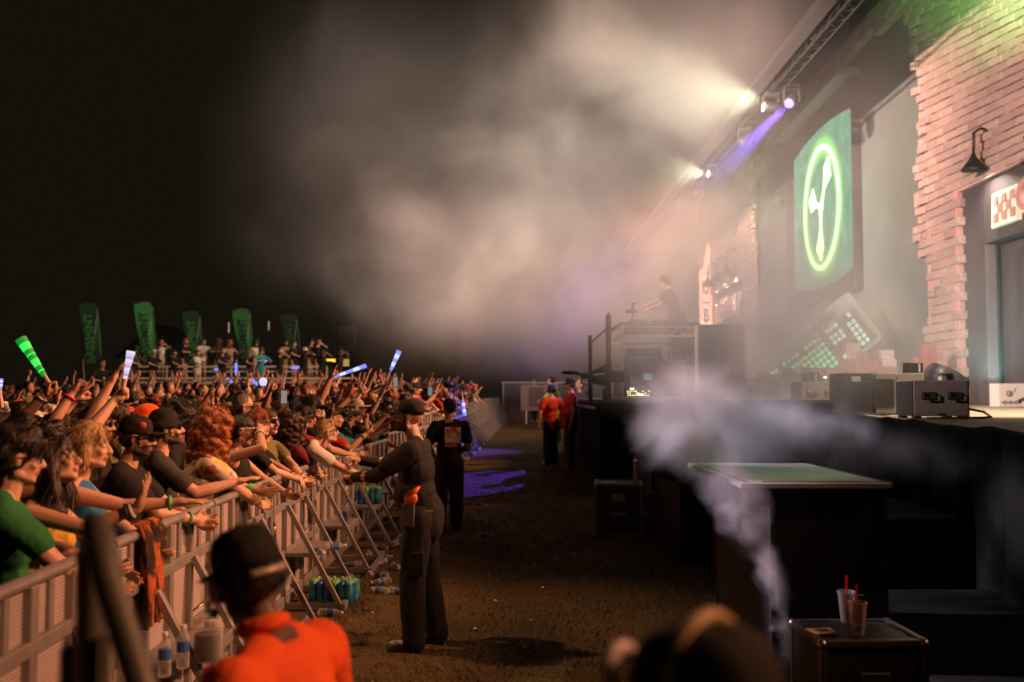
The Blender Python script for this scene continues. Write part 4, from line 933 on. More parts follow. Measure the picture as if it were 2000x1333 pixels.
def water_pack(label, loc, rz, brk=False):
    r = thing("water_pack", label, "water pack", loc, (0, 0, rz))
    m, t, b = nt("shrink_wrap_print"); N = t.nodes; L = t.links; tc = N.new("ShaderNodeTexCoord"); n = N.new("ShaderNodeTexNoise"); n.inputs["Scale"].default_value = 7; n.inputs["Detail"].default_value = 2; L.new(tc.outputs["Object"], n.inputs["Vector"])
    rp = N.new("ShaderNodeValToRGB"); e = rp.color_ramp.elements; e[0].position = .40; e[0].color = (.02, .10, .30, 1); e[1].position = .56; e[1].color = (.04, .26, .46, 1); x = e.new(.60); x.color = (.12, .42, .05, 1)
    L.new(n.outputs["Fac"], rp.inputs["Fac"]); L.new(rp.outputs[0], b.inputs["Base Color"]); b.inputs["Roughness"].default_value = .25
    mb = MB()
    rsn = np.random.default_rng(5)
    for i in range(6):
        for j in range(4): mb.caps((-.2 + .067 * j + .1, -.18 + .068 * i, .03), (-.2 + .067 * j + .1, -.18 + .068 * i, .17), .04, .033, 8)
    mb.build("wrap", m, r, smooth=True)
    tp = MB()
    for i in range(6): tp.ell((0.0 + .05 * math.sin(i * 2), -.17 + .068 * i, .185), (.10, .045, .03))
    tp.build("torn_top", mat("green_wrap", (.14, .42, .06), .3, 0, .3, 14, .6, 40), r, smooth=True)
    cp = MB()
    for i in range(5): cp.lathe((.02, -.15 + .075 * i, .2), [(.013, 0), (.013, .02)], 8)
    cp.build("bottle_caps", mat("white_cap", (.7, .7, .72), .5, 0, .05), r)
    return r
water_pack("blue green shrink-wrapped water pack on the ground under the barrier braces", (-1.62, 9.15, .02), R(80))
water_pack("blue green shrink-wrapped water pack on a barrier step behind the guard's hands", (-1.90, 12.9, .50), R(90))
# scarf over the rail
scx, scy = bx(5.25), 5.25
sc = thing("scarf", "orange and black patterned scarf hanging over the barrier rail", "scarf", (scx, scy, 1.21))
V = []; n = 26
for i in range(14):
    for j in range(n):
        t_ = j / (n - 1); a = -.17 + .34 * i / 13; z = -.52 * t_ + .02
        spread = 1 - .25 * math.sin(t_ * 3); x = .045 + .03 * math.sin(i * 1.7 + t_ * 2) + .02 * t_
        if t_ < .1: x = .045 * (t_ / .1); z = .02 + .01 * (1 - t_ / .1)
        V.append((x, a * spread + .012 * math.sin(t_ * 9 + i), z))
    # back fall
F = [(i * n + j, (i + 1) * n + j, (i + 1) * n + j + 1, i * n + j + 1) for i in range(13) for j in range(n - 1)]
m, t, b = nt("scarf_print"); N = t.nodes; L = t.links; tc = N.new("ShaderNodeTexCoord"); w = N.new("ShaderNodeTexNoise"); w.inputs["Scale"].default_value = 9; w.inputs["Detail"].default_value = 3
mp = N.new("ShaderNodeMapping"); mp.inputs["Scale"].default_value = (1, 1.6, .6); L.new(tc.outputs["Object"], mp.inputs[0]); L.new(mp.outputs[0], w.inputs["Vector"])
rp = N.new("ShaderNodeValToRGB"); e = rp.color_ramp.elements; e[0].position = .46; e[0].color = (.02, .015, .012, 1); e[1].position = .52; e[1].color = (.42, .10, .02, 1); L.new(w.outputs["Fac"], rp.inputs[0]); L.new(rp.outputs[0], b.inputs["Base Color"]); b.inputs["Roughness"].default_value = .9
o = MB().add(V, F).build("fabric", m, sc, smooth=True); md = o.modifiers.new("thick", 'SOLIDIFY'); md.thickness = .006

# ================================================================== VIP DECK, FLAGS, FAR BUILDINGS
VG = mat("fascia_green", (.10, .19, .11), .6, 0, .25, 1); VW = mat("rail_white", (.62, .55, .47), .5, 0, .1, 3)
def vip(label, Y, x0, x1, deck, rail, zb):
    r = thing("viewing_platform", label, "viewing platform", ((x0 + x1) / 2, Y, 0)); cx = (x0 + x1) / 2; w = x1 - x0
    MB().box((0, 1.6, deck - .06), (w, 3.2, .12)).build("floor", mat("platform_floor", (.06, .06, .055), .8), r)
    MB().box((0, 0, (zb + deck) / 2), (w, .06, deck - zb)).build("fascia", VG, r)
    n = max(2, int(w / 2.4)); rl = MB()
    for i in range(n):
        a = -w / 2 + w * i / n + .05; b = -w / 2 + w * (i + 1) / n - .05
        for z in (rail, rail - .20): rl.box(((a + b) / 2, -.05, z), (b - a, .07, .07 if z == rail else .05))
        for x in (a, (a + b) / 2, b): rl.box((x, -.052, (rail + deck) / 2), (.055, .06, rail - deck))
    rl.box((0, -.06, deck - .02), (w, .05, .06)); rl.build("railing", VW, r)
    return r
vip("front tier of the white-railed viewing platform above the crowd", 38.0, -15.2, -5.9, 1.92, 2.50, .3)
vip("upper tier of the white-railed viewing platform", 41.2, -15.6, -7.6, 2.42, 3.03, 1.9)
def flag(label, px, py0, py1, Y, green, lean):
    x0, _, z1 = P(px, py0, Y); _, _, z0 = P(px, py1, Y)
    r = thing("feather_flag", label, "flag", (x0, Y, 0), group="feather flags behind the viewing platform")
    MB().tube([(lean * -.1, 0, 0), (-.25 + .9 * 0, 0, z0), (-.1 + .35, 0, (z0 + z1) / 2), (.34, 0, z1 - .2)], .03, 6).build("pole", mat("flag_pole", (.2, .2, .2), .4, .7), r)
    h = z1 - z0; poly = []
    for i in range(13):
        t_ = i / 12; poly.append((-.46 + .55 * (1 - t_) ** 1.6 * .9, z0 + h * t_))
    top = [(-.46, z1), (-.1, z1 + .12), (.22, z1 + .1), (.34, z1 - .1)]
    right = [(.36 - .0 * t_ + .22 * (1 - t_), z0 + h * t_) for t_ in np.linspace(.96, 0, 12)]
    body = poly + top[1:] + right
    gm = mat("flag_green", (.055, .15, .065), .7, 0, .2, 1); dm = mat("flag_black", (.016, .018, .014), .7, 0, .2, 1); gt = mat("flag_text_green", (.06, .13, .045), .7, 0, .25, 2)
    MB().prism(body, -.015, .015, lambda u, v, w: (u + .06 * (v - z0) * 0, w + .05 * math.sin(v * 1.7), v)).build("banner", gm if green else dm, r)
    tm = text_mesh("lettering", "BASSMINT", .52, dm if green else gt, r, (.07, -.10, z0 + h * .40), (R(90), R(-90 - 5), 0), .004, .012)
    bb = max(abs(v.co.x) for v in tm.data.vertices); tm.scale = (h * .46 / bb, 1, 1)
    ed = MB(); ed.tube([(u + .0, -.09, v) for u, v in right[::-1][1:-1]], .022, 5); ed.build("edge_stripe", gt if not green else dm, r)
    return r
FL = [(176, 597, 705, 44, 0), (283, 595, 702, 44, 1), (376, 613, 706, 46, 0), (474, 608, 704, 46, 1), (566, 618, 706, 48, 0)]
for i, f_ in enumerate(FL):
    flag(["dark feather flag with green lettering at the far left edge", "green feather flag with dark lettering, left of the pair", "dark feather flag with green lettering between the two green ones", "green feather flag with dark lettering, right of the pair", "dark faint feather flag nearest the smoke"][i], *f_[:4], f_[4], 0)
# peaked barn with vertical battens, low tan building, kiosk with lit windows, tall faint panel
X1, _, _ = P(300, 700, 62); bn = thing("barn", "dark peaked barn wall with vertical battens behind the flags", "barn", (X1, 62, 0))
hb = MB(); hb.prism([(-2.0, 0), (-2.0, 4.3), (0.0, 6.0), (2.2, 4.3), (2.2, 0)], 0, 4, lambda u, v, w: (u, w, v)); hb.build("wall", mat("barn_brown", (.035, .025, .018), .9, 0, .3, 1), bn)
bt = MB()
for i in range(16):
    u = -1.95 + .275 * i; zt = 4.3 + 1.7 * (1 - abs(u - .05) / 2.1); bt.box((u, -.04, zt / 2), (.08, .08, zt - .1))
bt.build("battens", mat("batten", (.11, .075, .05), .8, 0, .2, 2), bn); bt = MB(); bt.prism([(-2.3, 4.15), (0, 6.1), (2.5, 4.15), (2.5, 4.3), (0, 6.3), (-2.3, 4.3)], -.2, 4.2, lambda u, v, w: (u, w, v)); bt.build("roof", mat("barn_roof", (.03, .025, .02), .8), bn)
X1, _, _ = P(500, 700, 64); lw = thing("low_building", "low tan building with a flat roof behind the viewing platform", "building", (X1, 64, 0))
MB().box((0, 2, 1.9), (9.2, 4, 3.8)).build("wall", mat("tan_wall", (.15, .10, .055), .8, 0, .3, .7), lw); MB().box((0, 2, 3.9), (9.6, 4.4, .22)).build("roof", mat("barn_roof", (.03, .025, .02), .8), lw)
o = MB()
for u in (-3.2, -.5, 2.0): o.box((u, -.01, 2.9), (1.6, .06, 1.1))
o.build("shutter", mat("shutter_dark", (.05, .035, .025), .8), lw)
X1, _, _ = P(648, 720, 70); ks = thing("kiosk", "far kiosk with yellow lit windows in the dark", "kiosk", (X1, 70, 0))
MB().box((.4, 1.5, 2.2), (3.4, 3, 4.4)).build("wall", mat("kiosk_dark", (.02, .018, .015), .9), ks)
yl = emis("lit_window", (1, .62, .05), 1.5); yd = emis("lit_window_dim", (1, .62, .12), .45)
for u, z, w, h, m in ((-1.06, 3.95, .22, .95, yl), (-.62, 4.05, .28, .3, yl), (-.06, 4.05, .62, .62, yl), (1.02, 4.1, .40, .5, yd)):
    MB().box((u, -.02, z), (w, .05, h)).build("window", m, ks)
X1, _, Zt = P(679, 638, 75); _, _, Zb = P(679, 686, 75); tp = thing("sign_tower", "faint tall brown panel standing far off in the dark haze", "sign", (X1, 75, 0))
MB().box((0, 0, (Zt + Zb) / 2), (1.25, .2, Zt - Zb)).build("panel", mat("tower_panel", (.10, .06, .045), .8, 0, .2, .6), tp); MB().box((0, 0, Zb / 2), (.15, .15, Zb)).build("post", dull, tp)
for i, (px, a, b) in enumerate(((447, 630, 650), (525, 628, 645))):
    x, y, z = P(px, b, 58); _, _, z2 = P(px, a, 58); t = thing("light_mast", ["thin mast with pale light tube left of the right green flag", "thin mast with pale light tube right of the right green flag"][i], "light mast", (x, 58, 0))
    MB().box((0, 0, (z + z2) / 2), (.06, .06, z2 - z)).build("light_tube", emis("mast_tube", (.75, .5, .38), .5), t); MB().tube([(0, .05, 0), (0, .05, z)], .03, 6).build("pole", mat("mast_dark", (.02, .02, .02), .8), t)
# white site fence beyond the pit and the board
fn_ = thing("site_fence", "pale vertical-slat fence with white top rail beyond the pit", "fence", (1.5, 46, .5))
sl = MB()
for i in range(46): sl.box((-1.9 + .11 * i, 0, .95), (.03, .03, 1.9))
sl.build("slats", mat("fence_grey", (.09, .08, .075), .6), fn_); rl = MB(); rl.box((.6, -.02, 1.93), (5.2, .06, .06))
for u in (-1.9, .55, 3.1): rl.box((u, -.025, .95), (.07, .07, 1.9))
rl.build("rail", mat("fence_rail", (.16, .14, .13), .6), fn_)
# ================================================================== PEOPLE
DG = lambda: bpy.context.evaluated_depsgraph_get()
def remesh(mb, name, voxel, smooth_it, mats=(), noise=0, nscale=14, seed=0):
    me = mb.mesh(name, []); o = bpy.data.objects.new("tmp", me); COL.objects.link(o)
    r = o.modifiers.new("r", 'REMESH'); r.mode = 'VOXEL'; r.voxel_size = voxel; r.use_smooth_shade = True
    if smooth_it: s = o.modifiers.new("s", 'SMOOTH'); s.factor = .5; s.iterations = smooth_it
    bpy.context.view_layer.update()
    out = bpy.data.meshes.new_from_object(o.evaluated_get(DG())); bpy.data.objects.remove(o); bpy.data.meshes.remove(me)
    out.name = name
    if noise:
        n = len(out.vertices); co = np.empty(n * 3); out.vertices.foreach_get("co", co); co = co.reshape(-1, 3); no = np.empty(n * 3); out.vertices.foreach_get("normal", no); no = no.reshape(-1, 3)
        rs = np.random.default_rng(seed); d = np.zeros(n)
        for k in range(10):
            v = rs.normal(0, nscale, 3); d += np.sin(co @ v + rs.uniform(0, 6.28)) * rs.uniform(.3, 1)
        co = co + no * (d / 3.2 + .55)[:, None] * noise; out.vertices.foreach_set("co", co.ravel()); out.update()
    out.materials.clear()
    for m in mats: out.materials.append(m)
    n = len(out.polygons); out.polygons.foreach_set("use_smooth", [True] * n); out.polygons.foreach_set("material_index", [0] * n)
    return out
SKIN = [mat("skin_" + n, c, .48, 0, .10, 14, .12, 90, .4) for n, c in (("fair", (.58, .34, .25)), ("light", (.50, .28, .19)), ("tan", (.38, .20, .125)), ("brown", (.20, .098, .058)), ("deep", (.10, .05, .032)))]
LIPS = mat("lips", (.38, .12, .10), .4, 0, .1); BROW = mat("brow_hair", (.035, .022, .015), .7, 0, .2, 40)
EYEW = mat("eye_white", (.6, .57, .54), .2, 0, 0); EYED = mat("eye_iris", (.02, .014, .01), .15, 0, 0)
HR = {k: hairm(k, c) for k, c in dict(black=(.018, .014, .012), brown=(.07, .038, .02), dark_brown=(.035, .02, .013), ginger=(.36, .12, .035), blond=(.42, .27, .12), grey=(.16, .14, .12), red=(.22, .04, .02)).items()}

def nrm(v): v = np.asarray(v, float); return v / (np.linalg.norm(v) + 1e-9)
def ik(S, T, a, b, pole):
    S, T = np.array(S, float), np.array(T, float); d = T - S; L = np.linalg.norm(d); L2 = min(max(L, abs(a - b) + .02), (a + b) * .995); u = d / (L + 1e-9); T = S + u * L2
    x = (a * a - b * b + L2 * L2) / (2 * L2); h = math.sqrt(max(a * a - x * x, 0)); p = np.array(pole, float); p = p - u * p.dot(u); p = nrm(p)
    return S + u * x + p * h, T
def hand(mb, wrist, d, n, side, pose, fr=1.0, far=False):
    """d along the hand, n out of the palm, side=+1 thumb towards cross(d,n)"""
    d = nrm(d); n = np.array(n, float); n = nrm(n - d * n.dot(d)); s = np.cross(d, n) * side
    M = np.stack([s, n, d], 1); w = np.array(wrist)
    if far:
        mb.ell(w + d * .07, (.045, .03, .085), M, 8, 6); return w + d * .1
    mb.ell(w + d * .048, (.042, .019, .056), M, 12, 8); mb.caps(w - d * .01, w + d * .03, .024, .028)
    cv = {'open': (4, 8), 'spread': (6, 12), 'relax': (28, 40), 'grip': (62, 85), 'fist': (80, 95), 'point': (80, 95), 'horns': (80, 95), 'hang': (35, 25), 'peace': (80, 95)}[pose]
    L = (.078, .088, .082, .062); off = (.030, .010, -.010, -.029)
    for i in range(4):
        c1, c2 = cv
        if (pose == 'point' and i == 0) or (pose == 'horns' and i in (0, 3)) or (pose == 'peace' and i in (0, 1)): c1, c2 = 3, 6
        c1 += (i - 1.5) * 3; sp = (1.5 - i) * (13 if pose == 'spread' else 7 if pose in ('open', 'relax', 'hang') else 9 if pose == 'peace' else 1)
        base = w + d * (.088 - abs(i - 1.2) * .004) + s * off[i]; r = .0098 * fr
        dd = nrm(d * math.cos(R(sp)) + s * math.sin(R(sp)))
        a = nrm(dd * math.cos(R(c1)) + n * math.sin(R(c1))); b = nrm(dd * math.cos(R(c1 + c2)) + n * math.sin(R(c1 + c2))); c = nrm(dd * math.cos(R(c1 + c2 * 1.6)) + n * math.sin(R(c1 + c2 * 1.6)))
        p1 = base + a * L[i] * .48; p2 = p1 + b * L[i] * .30; p3 = p2 + c * L[i] * .22
        mb.caps(base - a * .012, p1, r * 1.08, r, 8); mb.caps(p1, p2, r, r * .93, 8); mb.caps(p2, p3, r * .93, r * .8, 8)
    tb = w + d * .025 + s * .030
    td = nrm(d * .55 + s * .75 + n * .25) if pose in ('open', 'spread', 'relax', 'hang') else nrm(d * .6 + s * .25 + n * .75)
    t2 = nrm(td + d * .35 - s * (.0 if pose in ('open', 'spread') else .4))
    mb.caps(tb - td * .01, tb + td * .036, .0135 * fr, .0115 * fr, 8); mb.caps(tb + td * .036, tb + td * .036 + t2 * .03, .0112 * fr, .009 * fr, 8)
    return w + d * .065 + n * .028
def rotx(a): c, s = math.cos(R(a)), math.sin(R(a)); return np.array([[1, 0, 0], [0, c, -s], [0, s, c]])
def rotz(a): c, s = math.cos(R(a)), math.sin(R(a)); return np.array([[c, -s, 0], [s, c, 0], [0, 0, 1]])
def roty(a): c, s = math.cos(R(a)), math.sin(R(a)); return np.array([[c, 0, s], [0, 1, 0], [-s, 0, c]])
DEF = dict(lean=0, pitch=0, yaw=0, roll=0, twist=0, aL=((-.30, .02, -.50), (0, -1, 0), 'relax'), aR=((.30, .02, -.50), (0, -1, 0), 'relax'), sex='m', fat=0, sleeves='short', legs=((-.10, .0), (.10, .0)), beard=False, hem=.86, palmL=None, palmR=None, dirL=None, dirR=None)
def person_meshes(key, lod=1, **kw):
    """body faces +y; arm targets are offsets from each shoulder in the body frame. Returns meshes, head matrix and grip points."""
    q = dict(DEF); q.update(kw); vox = (.0072, .0105, .021)[lod]; fr = (1.0, 1.06, 1.9)[lod]; B = MB(); S = MB(); T = MB()
    fem = q['sex'] == 'f'; fat = q['fat']; sw = (.178 if fem else .198) + .02 * fat; hip = np.array([0, 0, .95]); M = rotz(q['twist']) @ rotx(-q['lean'])
    tr = lambda p: hip + M @ (np.array(p, float) - hip)
    el = lambda mb, c, r, s=12: mb.ell(tr(c), r, M, s, 8)
    # torso
    cw = .150 if fem else .172
    el(B, (0, 0, .95), (.165, .118 + .02 * fat, .12)); el(B, (0, .01 + .03 * fat, 1.09), (.138 + .03 * fat, .105 + .05 * fat, .14)); el(B, (0, .0, 1.28), (cw, .118, .18)); el(B, (0, -.015, 1.39), (sw * .82, .085, .09))
    el(S, (0, 0, .95), (.178, .134 + .025 * fat, .11)); el(S, (0, .012 + .03 * fat, 1.09), (.156 + .035 * fat, .124 + .055 * fat, .16)); el(S, (0, .003, 1.28), (cw + .014, .132, .185)); el(S, (0, -.012, 1.39), (sw * .84, .098, .092)); S.caps(tr((0, 0, q['hem'])), tr((0, 0, q['hem'] + .12)), .16, .16, 14)
    if fem:
        for k in (-1, 1): el(S, (k * .07, .095, 1.27), (.062, .06, .06)); el(B, (k * .07, .09, 1.27), (.055, .05, .055))
    B.caps(tr((0, -.015, 1.40)), tr((0, .008, 1.555)), .062 if not fem else .052, .052 if not fem else .046)
    sh = {}; grips = {}
    up, fo = (.295, .265) if not fem else (.28, .25)
    for k, nm in ((-1, 'L'), (1, 'R')):
        s0 = tr((k * sw, -.01, 1.415)); (tg, pole, hp) = q['a' + nm]; raised = max(0, tg[2]) / .5
        s0 = s0 + np.array([-k * .02, 0, .05]) * min(1, raised)
        e, wr = ik(s0, s0 + np.array(tg), up, fo, pole); sh[nm] = (s0, e, wr); f = 1 + .15 * fat; a = (.92 if fem else 1.06) * f
        el(B, (k * sw * .8, -.01, 1.392), (.07, .065, .06)); B.caps(tr((0, -.02, 1.475)), tr((k * sw * .75, -.02, 1.415)), .048, .050); B.caps(s0, e, .052 * a, .040 * a); B.caps(e, e + (wr - e) * .35, .040 * a, .041 * a); B.caps(e + (wr - e) * .35, wr, .041 * a, .026 * a)
        fd = nrm(wr - e); hd = nrm(q['dir' + nm]) if q['dir' + nm] is not None else fd
        pal = q['palm' + nm] if q['palm' + nm] is not None else (0, 1, 0) if abs(fd[1]) < .8 else (0, 0, -1)
        sd = np.sign(np.dot(np.cross(hd, nrm(np.array(pal, float))), np.array([-k, 0, 0.])) + (.3 * np.cross(hd, nrm(np.array(pal, float)))[2])) or 1
        grips[nm] = hand(B, wr, hd, pal, sd, hp, fr, lod == 2)
        if q['sleeves'] != 'none':
            el(S, (k * sw * .80, -.01, 1.388), (.076, .076, .066)); S.caps(tr((k * .07, -.022, 1.455)), tr((k * sw * .8, -.02, 1.412)), .052, .056); t_ = .62 if q['sleeves'] == 'short' else 1
            S.caps(s0, s0 + (e - s0) * t_, .063 * a, (.064 if q['sleeves'] == 'short' else .055) * a)
            if q['sleeves'] == 'long': S.caps(e, e + (wr - e) * .96, .055 * a, .038 * a)
        else: S.caps(tr((k * sw * .55, -.02, 1.44)), tr((k * sw * .5, .06, 1.32)), .03, .04); S.caps(tr((k * sw * .55, -.02, 1.44)), tr((k * sw * .5, -.08, 1.32)), .03, .04)
    # legs
    for k, (fx, fy) in zip((-1, 1), q['legs']):
        h = np.array([k * .092, 0, .92]); an = np.array([fx, fy, .085]); kn = (h + an) / 2 + np.array([0, .025, .02]); kn[2] = .49
        B.caps(h, kn, .085, .055); B.caps(kn, kn + (an - kn) * .35, .052, .055); B.caps(kn + (an - kn) * .35, an, .055, .038); B.caps(an - [0, .03, .035], an + [0, .15, -.045], .042, .034)
        T.caps(h, kn, .112, .092); T.caps(kn, an + [0, 0, -.02], .092, .082)
    T.ell((0, 0, .93), (.175, .132 + .02 * fat, .12))
    # head
    hc = tr((0, .022, 1.652)); H = M @ rotz(q['yaw']) @ rotx(-q['pitch'] * -1 + q['lean'] * .85) @ roty(q['roll'])
    hp_ = lambda p: hc + H @ np.array(p, float)
    def he(c, r, s=14, rg=10): B.ell(hp_(c), r, H, s, rg)
    fw = .95 if fem else 1.0
    he((0, -.012, .030), (.074, .094, .090), 18, 12); he((0, .022, -.035), (.060 * fw, .064, .080), 18, 12); he((0, .060, -.094), (.026, .024, .022)); B.caps(hp_((-.045 * fw, .0, -.07)), hp_((.045 * fw, .0, -.07)), .026, .026)
    B.caps(hp_((-.05 * fw, .01, -.072)), hp_((-.012, .062, -.092)), .02, .018); B.caps(hp_((.05 * fw, .01, -.072)), hp_((.012, .062, -.092)), .02, .018)
    if lod < 2:
        B.caps(hp_((0, .082, .012)), hp_((0, .104, -.030)), .0095, .0155); he((-.012, .094, -.034), (.009, .012, .009)); he((.012, .094, -.034), (.009, .012, .009))
        B.caps(hp_((-.044, .066, .022)), hp_((-.008, .080, .020)), .012, .012); B.caps(hp_((.044, .066, .022)), hp_((.008, .080, .020)), .012, .012)
        he((-.037, .060, -.028), (.024, .022, .022)); he((.037, .060, -.028), (.024, .022, .022)); he((0, .083, -.058), (.024, .012, .0075)); he((0, .081, -.070), (.020, .012, .008))
    for k in (-1, 1): he((k * .076, -.008, -.010), (.011, .020, .033), 10, 7)
    body = remesh(B, "body_" + key, vox, 2, [SKIN[0], LIPS, BROW])
    # lips, brows, beard from head-local face centres
    n = len(body.polygons); c = np.empty(n * 3); body.polygons.foreach_get("center", c); l = (c.reshape(-1, 3) - hc) @ H; mi = np.zeros(n, int)
    if lod < 2:
        mi[(abs(l[:, 0]) < .024) & (l[:, 1] > .070) & (l[:, 2] < -.053) & (l[:, 2] > -.076)] = 1
        mi[(abs(l[:, 0]) > .014) & (abs(l[:, 0]) < .050) & (l[:, 1] > .066) & (l[:, 2] > .020) & (l[:, 2] < .031)] = 2
    if q['beard']:
        bd = (l[:, 2] < -.040 - .4 * np.clip(.06 - l[:, 1], 0, .1)) & (l[:, 2] > -.14) & (l[:, 1] > -.005) & (abs(l[:, 0]) < .085) & (mi != 1)
        bd |= (abs(l[:, 0]) < .03) & (l[:, 1] > .075) & (l[:, 2] > -.054) & (l[:, 2] < -.044)
        bd |= (abs(l[:, 0]) > .058) & (abs(l[:, 0]) < .09) & (l[:, 1] > -.0) & (l[:, 1] < .03) & (l[:, 2] < .01) & (l[:, 2] > -.06)
        mi[bd] = 2
    body.polygons.foreach_set("material_index", mi.tolist())
    shirt = remesh(S, "shirt_" + key, vox * 1.4, (9, 4, 3)[lod], [SKIN[0]], .009 if lod < 2 else 0, 17, len(key))
    trou = remesh(T, "trousers_" + key, max(.014, vox * 1.4), 5, [SKIN[0]], .006, 14, 3)
    HM = Matrix.Identity(4)
    for i in range(3):
        for j in range(3): HM[i][j] = H[i][j]
        HM[i][3] = hc[i]
    return dict(body=body, shirt=shirt, trousers=trou, head=HM, grip=grips, arms=sh, lod=lod)

# ---- things worn on the head, in head space
def hair_mesh(kind, lod=1):
    B = MB(); v = .011 if lod == 0 else .015; n = .004; ns = 40
    rs = np.random.default_rng(hash(kind) % 1000 if False else sum(map(ord, kind)))
    def cap_(g=.0, front=.02):
        B.ell((0, -.020, .042), (.080 + g, .094 + g, .086 + g), None, 16, 12); B.ell((0, -.045, -.0), (.077 + g, .066 + g, .075 + g))
    if kind == 'short': cap_(); B.ell((0, .045, .092), (.06, .045, .03)); n = .005
    elif kind == 'crop': cap_(-.003); n = .002
    elif kind == 'fluffy':
        cap_(.008); n = .008
        for i in range(36):
            a = rs.uniform(0, 6.28); z = rs.uniform(.02, .13); r = .085 * math.sqrt(max(.1, 1 - ((z - .04) / .11) ** 2)); B.ell((r * math.cos(a), -.015 + r * math.sin(a) * 1.12, z), (.028, .028, .026), None, 8, 6)
        for i in range(6): B.ell((rs.uniform(-.05, .05), .085, rs.uniform(.045, .085)), (.024, .022, .02), None, 8, 6)
    elif kind == 'long':
        cap_(.006); n = .006; ns = 30
        for k in (-1, 1): B.caps((k * .066, .0, .05), (k * .075, -.015, -.17), .034, .036); B.caps((k * .05, -.05, 0), (k * .055, -.07, -.24), .045, .035)
        B.caps((0, -.07, 0), (0, -.085, -.25), .05, .04); B.caps((-.02, .05, .105), (-.062, .045, .03), .022, .018); B.caps((.02, .05, .105), (.062, .045, .03), .022, .018)
    elif kind == 'bob':
        cap_(.006); n = .006
        for k in (-1, 1): B.caps((k * .066, -.01, .05), (k * .070, -.02, -.10), .032, .034); B.caps((k * .04, -.06, 0), (k * .045, -.06, -.13), .045, .038)
    elif kind == 'curly':
        cap_(.02); n = .014; ns = 60
        for i in range(120):
            a = rs.uniform(0, 6.28); z = rs.uniform(-.22, .15); r = .118 * math.sqrt(max(.25, 1 - (max(0, z - .0) / .16) ** 2)) * rs.uniform(.9, 1.12)
            p = (r * math.cos(a), -.025 + r * math.sin(a), z)
            if p[1] > .045 and z < .085: continue
            B.ell(p, (.034, .034, .03), None, 8, 6)
        v = .012
    elif kind == 'bun':
        cap_(.002); B.ell((0, -.105, .09), (.045, .045, .042)); n = .004
    elif kind == 'pony':
        cap_(.002); B.tube([(0, -.10, .06), (0, -.15, .03), (0, -.16, -.1), (0, -.14, -.2)], [.03, .034, .03, .012], 10); n = .005
    elif kind == 'afro':
        cap_(.05); n = .014; ns = 60
    elif kind == 'mohawkless': pass
    m = remesh(B, "hair_" + kind, v, 1, [HR['black']], n, ns, 5); return strands(m, kind, rs)
def strands(m, kind, rs):
    """loose locks and flyaways over the hair shell"""
    nv = len(m.vertices); co = np.empty(nv * 3); m.vertices.foreach_get("co", co); co = co.reshape(-1, 3); no = np.empty(nv * 3); m.vertices.foreach_get("normal", no); no = no.reshape(-1, 3)
    N_ = dict(curly=1500, afro=1300, fluffy=700, long=800, bob=700, short=500, crop=300, bun=350, pony=450)[kind]; L_ = dict(curly=.055, afro=.035, fluffy=.05, long=.10, bob=.085, short=.03, crop=.012, bun=.05, pony=.06)[kind]
    idx = rs.integers(0, nv, N_); V = [co]; F = [tuple(p.vertices) for p in m.polygons]; k = nv
    for i in idx:
        p = co[i]; nn = no[i]; dn = np.array([0, -.35, -1.0]) if kind not in ('short', 'fluffy', 'crop', 'bun') else np.array([p[0] * 4, p[1] * 3 - .2, -.3])
        t = dn - nn * dn.dot(nn); t /= np.linalg.norm(t) + 1e-6; s = np.cross(t, nn); L = L_ * rs.uniform(.5, 1.3); w = rs.uniform(.0012, .0034)
        pts = []; ph = rs.uniform(0, 6.28)
        for q in range(5):
            f = q / 4
            if kind in ('curly', 'afro'): c = p - nn * .006 + nn * (.012 + .012 * math.sin(ph + f * 7)) + t * L * (f - .3) * .8 + s * .012 * math.cos(ph + f * 7) + rs.normal(0, .002, 3)
            else: c = p - nn * .003 + nn * (.002 + rs.uniform(.002, .014) * f) + t * L * f + s * .006 * math.sin(ph + f * 3)
            pts.append(c)
        sd = s if rs.random() < .6 else nn
        A = [c - sd * w * (1 - .7 * q / 4) for q, c in enumerate(pts)] + [c + sd * w * (1 - .7 * q / 4) for q, c in enumerate(pts)]
        V.append(np.array(A)); F += [(k + q, k + q + 1, k + 6 + q, k + 5 + q) for q in range(4)]; k += 10
    o = bpy.data.meshes.new("hair_" + kind); o.from_pydata(np.concatenate(V).tolist(), [], F); o.materials.append(HR['black']); o.polygons.foreach_set("use_smooth", [True] * len(F)); o.update(); bpy.data.meshes.remove(m); return o
